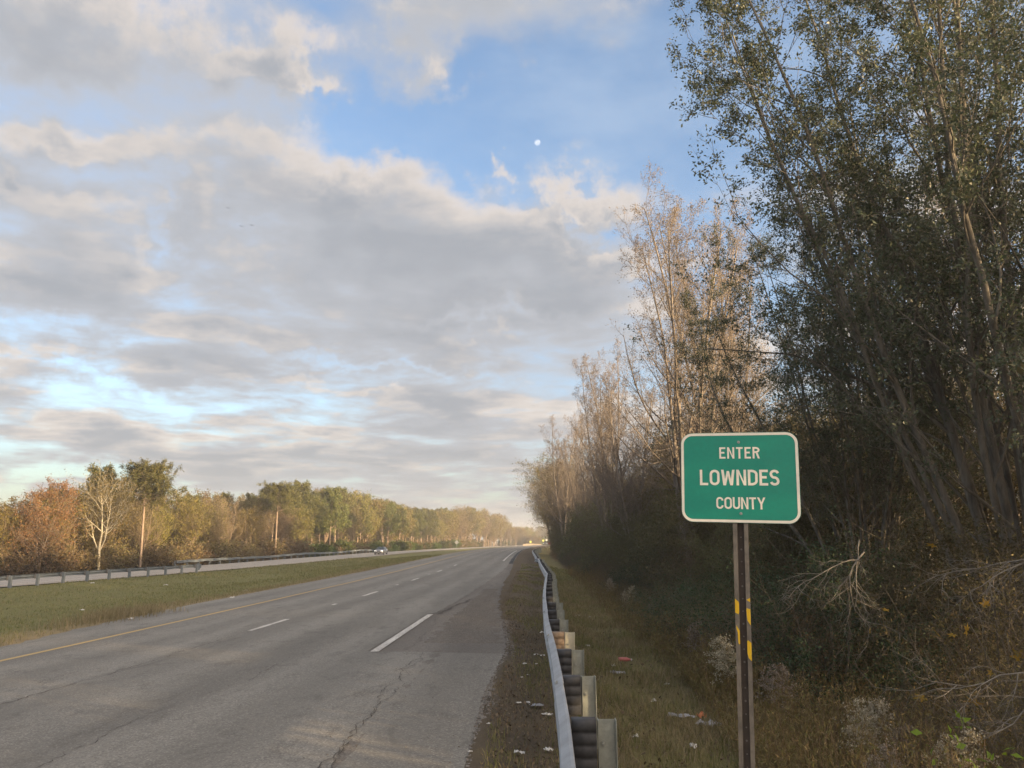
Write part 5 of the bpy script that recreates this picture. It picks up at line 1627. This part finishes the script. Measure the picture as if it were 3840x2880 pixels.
LIT = [(-0.07, 15.44, .16, .08, .05, 'torn white paper ribbon farthest along the dirt strip'), (0.05, 15.36, .13, .05, .05, 'white scrap close against the rail beside the torn ribbon'), (-0.28, 14.27, .07, .13, .05, 'upright white wrapper on the dark dirt left of the rail'),
       (-0.07, 14.33, .06, .06, .03, 'small square white scrap near the upright wrapper'), (-0.2, 13.04, .06, .05, .03, 'little white scrap on the dirt by the orange leaves'), (-0.29, 12.81, .05, .04, .03, 'tiny white scrap beside the grass tuft left of the rail'),
       (-0.16, 10.96, .05, .12, .04, 'narrow white wrapper standing in the dirt strip'), (-0.29, 10.95, .10, .05, .03, 'flat white scrap near the narrow wrapper'), (0.08, 10.23, .18, .10, .05, 'white torn bag beside the guardrail beam'),
       (-0.22, 8.4, .15, .07, .06, 'crumpled white napkin nearest the camera on the dirt'), (0.08, 8.58, .13, .08, .06, 'white twisted wrapper beside the beam, next to the nearest napkin'), (-0.6, 9.55, .07, .03, .03, 'pale strip of card at the broken asphalt edge'),
       (-0.73, 8.53, .06, .04, .03, 'small grey white scrap on the nearest gravel'), (0.05, 19.3, .14, .08, .07, 'white scrap against the rail far up the dirt strip'),
       (1.15, 24.57, .16, .07, .07, 'white scrap farthest up the green verge'), (1.54, 24.81, .11, .07, .06, 'second white scrap far up the verge, right of the farthest'), (1.02, 17.39, .13, .08, .08, 'white scrap just right of the pale sunlit rail post'),
       (1.31, 14.56, .09, .06, .09, 'white crumpled cup below the red bottle'), (2.02, 13.09, .10, .06, .05, 'white scrap at the foot of the weeds'), (1.6, 11.58, .11, .06, .07, 'yellowish white scrap in the lit grass'),
       (1.06, 9.34, .10, .04, .06, 'white folded card in the grass near the rail'), (1.66, 9.05, .10, .10, .10, 'white crushed cup in the nearest grass'),
       (-16.05, 42.88, .35, .2, .12, 'white scrap far out on the median lawn'), (-12.92, 33.09, .25, .2, .12, 'white scrap at the median edge far along the yellow line'), (-19.49, 33.41, .3, .18, .1, 'white scrap in the middle of the median'),
       (-12.4, 23.87, .18, .14, .12, 'white scrap beside the tan grass tuft'), (-28.13, 58.84, .4, .25, .15, 'white scrap on the median below the rail terminal'), (-33.88, 59.01, .4, .25, .15, 'white scrap on the median under the rail posts')]
for k, (x, y, a, b, h, lab) in enumerate(LIT):
    a, b, h = a * 0.72, b * 0.72, h * 0.72
    o = put('paper_scrap', crumple(500 + k, a, b, h * 0.6, M_paper, 'paper_scrap'), None, (x, y, gz(x, y) + 0.012), (0, 0, float(rs.uniform(-0.5, 0.5))))
    tag(o, lab, 'litter', 'scraps of white litter')
def sheet(x, y, a, b, h, m, lab, name, rz=0.0, seed=1):
    tag(put(name, crumple(seed, a, b, h, m, name, 9), None, (x, y, gz(x, y) + 0.02), (0, 0, rz)), lab, 'litter')
sheet(-0.05, 10.74, .16, .12, .02, M_film, 'flat grey plastic tray beside the grass tuft left of the rail', 'plastic_tray', 0.2, 601)
sheet(1.8, 10.55, .30, .09, .04, M_film, 'long strip of clear plastic sheet in the verge grass', 'plastic_sheet', -0.3, 602)
sheet(2.08, 10.25, .26, .14, .05, M_film, 'grey plastic bag at the foot of the weeds', 'plastic_bag', -0.1, 603)
sheet(1.32, 13.81, .22, .10, .04, M_film, 'grey plastic scrap below the crumpled cup', 'plastic_scrap', 0.1, 604)
sheet(2.06, 10.62, .10, .07, .06, M_orange, 'orange plastic scrap behind the grey bag', 'plastic_scrap', 0.3, 605)
bt = thing('bottle', 'red bottle lying in the verge grass', 'bottle', (1.48, 15.37, gz(1.48, 15.37) + 0.06), R(-10))
rr = [(0, 0.034), (0.02, 0.038), (0.16, 0.038), (0.20, 0.022), (0.225, 0.014), (0.24, 0.014)]
Geo().loft([[(xx, r_ * math.cos(a), r_ * math.sin(a)) for a in np.linspace(0, 2 * math.pi, 13)[:-1]] for xx, r_ in rr]).put('bottle_body', M_red, bt, True)
Geo().tube((0.232, 0, 0), (0.255, 0, 0), 0.017, 0.017, 10).put('cap', M_paper, bt)
ty = Geo()
for a0 in np.linspace(0.2, 2.3, 12):
    pass
arc_ = [[(0.55 * math.cos(a) + q_[0] * math.cos(a), -0.05 + q_[1], 0.02 + 0.30 * math.sin(a) * 0.55 + q_[0] * 0.4) for q_ in ((0, -.12), (0.03, -.12), (0.03, .12), (0, .12))] for a in np.linspace(0.15, 2.9, 14)]
tag(ty.loft(arc_).put('tyre_scrap', M_rubber, None, loc=(-33.5, 73.2, gz(-33.5, 73.2)), rot=(0, 0, 0.3)), 'torn black tyre strip lying by the end of the near rail', 'tyre scrap')

# ================================================================ moon and birds
m, t, out = new_mat('moon_surface')
co = t.n('ShaderNodeTexCoord').outputs['Object']
mm = t.noise(co, 0.22, 5, 0.6).outputs[0]
dfs = t.n('ShaderNodeBsdfDiffuse', {0: t.mix(t.smooth(mm, 0.4, 0.6), (0.05, 0.056, 0.066), (0.085, 0.089, 0.09))})
ad = t.n('ShaderNodeAddShader', {0: dfs.outputs[0], 1: t.n('ShaderNodeBsdfTransparent').outputs[0]})
t.nt.links.new(ad.outputs[0], out.inputs[0])
bm = bmesh.new(); bmesh.ops.create_uvsphere(bm, u_segments=32, v_segments=20, radius=10.0)
me = bpy.data.meshes.new('moon'); bm.to_mesh(me); bm.free(); me.materials.append(m)
me.polygons.foreach_set('use_smooth', np.ones(len(me.polygons), dtype=bool))
dirm = Vector((0.0012, 0.8742, 0.4855)).normalized()
tag(put('moon', me, None, Vector((0, 0, CAM_H)) + dirm * 2800), 'pale gibbous daytime moon above the small puff of cloud', 'moon')
M_bird = simple('dark_plumage', (0.02, 0.02, 0.022), 0.8)
for dx, dy, dz, lab in ((SL(500), 160, TP(447), 'dark bird in the sky below the bright cloud, rightmost'), (SL(440), 175, TP(403), 'dark bird in the sky at the top of the bright cloud'), (SL(475), 180, TP(449), 'dark bird in the sky between two others')):
    gb = Geo().loft([[(0, -0.2, 0.0)] * 6 if False else [(0.01 * math.cos(a), -0.22, 0.01 * math.sin(a)) for a in np.linspace(0, 6.283, 7)[:-1]], [(0.06 * math.cos(a), -0.05, 0.05 * math.sin(a)) for a in np.linspace(0, 6.283, 7)[:-1]], [(0.05 * math.cos(a), 0.1, 0.04 * math.sin(a)) for a in np.linspace(0, 6.283, 7)[:-1]], [(0.05 * math.cos(a), 0.28, 0.008 * math.sin(a)) for a in np.linspace(0, 6.283, 7)[:-1]]])
    for s_ in (-1, 1):
        gb.add([(s_ * 0.03, -0.08, 0.02), (s_ * 0.03, 0.08, 0.02), (s_ * 0.3, 0.07, 0.12), (s_ * 0.6, 0.1, 0.05), (s_ * 0.32, -0.07, 0.12)], [(0, 1, 2, 4), (4, 2, 3)])
    tag(gb.put('bird', M_bird, None, loc=(dx * dy, dy, CAM_H + dz * dy), rot=(0, 0, 0.6)), lab, 'bird', 'birds in the sky')

# ================================================================ evening haze
hz = Geo().box((0, 660, 8), (2600, 1700, 44)).put('haze', None)
hm = bpy.data.materials.new('haze_air')
hm.use_nodes = True
hm.node_tree.nodes.clear()
ht_ = NT(hm.node_tree)
vol = ht_.n('ShaderNodeVolumePrincipled', {'Color': (0.96, 0.95, 0.93, 1), 'Density': HAZE, 'Anisotropy': 0.2})
vo = ht_.n('ShaderNodeOutputMaterial')
hm.node_tree.links.new(vol.outputs[0], vo.inputs['Volume'])
hz.data.materials.clear()
hz.data.materials.append(hm)
kind(hz, 'stuff')

# ================================================================ tell look-alikes apart by their distance
_same = {}
for o in col.objects:
    if o.parent is None and o.get('group') and o.get('label'):
        _same.setdefault(o['label'], []).append(o)
_nth = ('nearest', 'second nearest', 'third nearest', 'fourth nearest', 'fifth nearest', 'sixth nearest', 'seventh nearest', 'eighth nearest')
for lab_, obs in _same.items():
    if 1 < len(obs) <= 8:
        obs.sort(key=lambda o: o.location.length)
        for k, o in enumerate(obs):
            o['label'] = (('nearer ', 'farther ')[k] if len(obs) == 2 else _nth[k] + ' ') + lab_
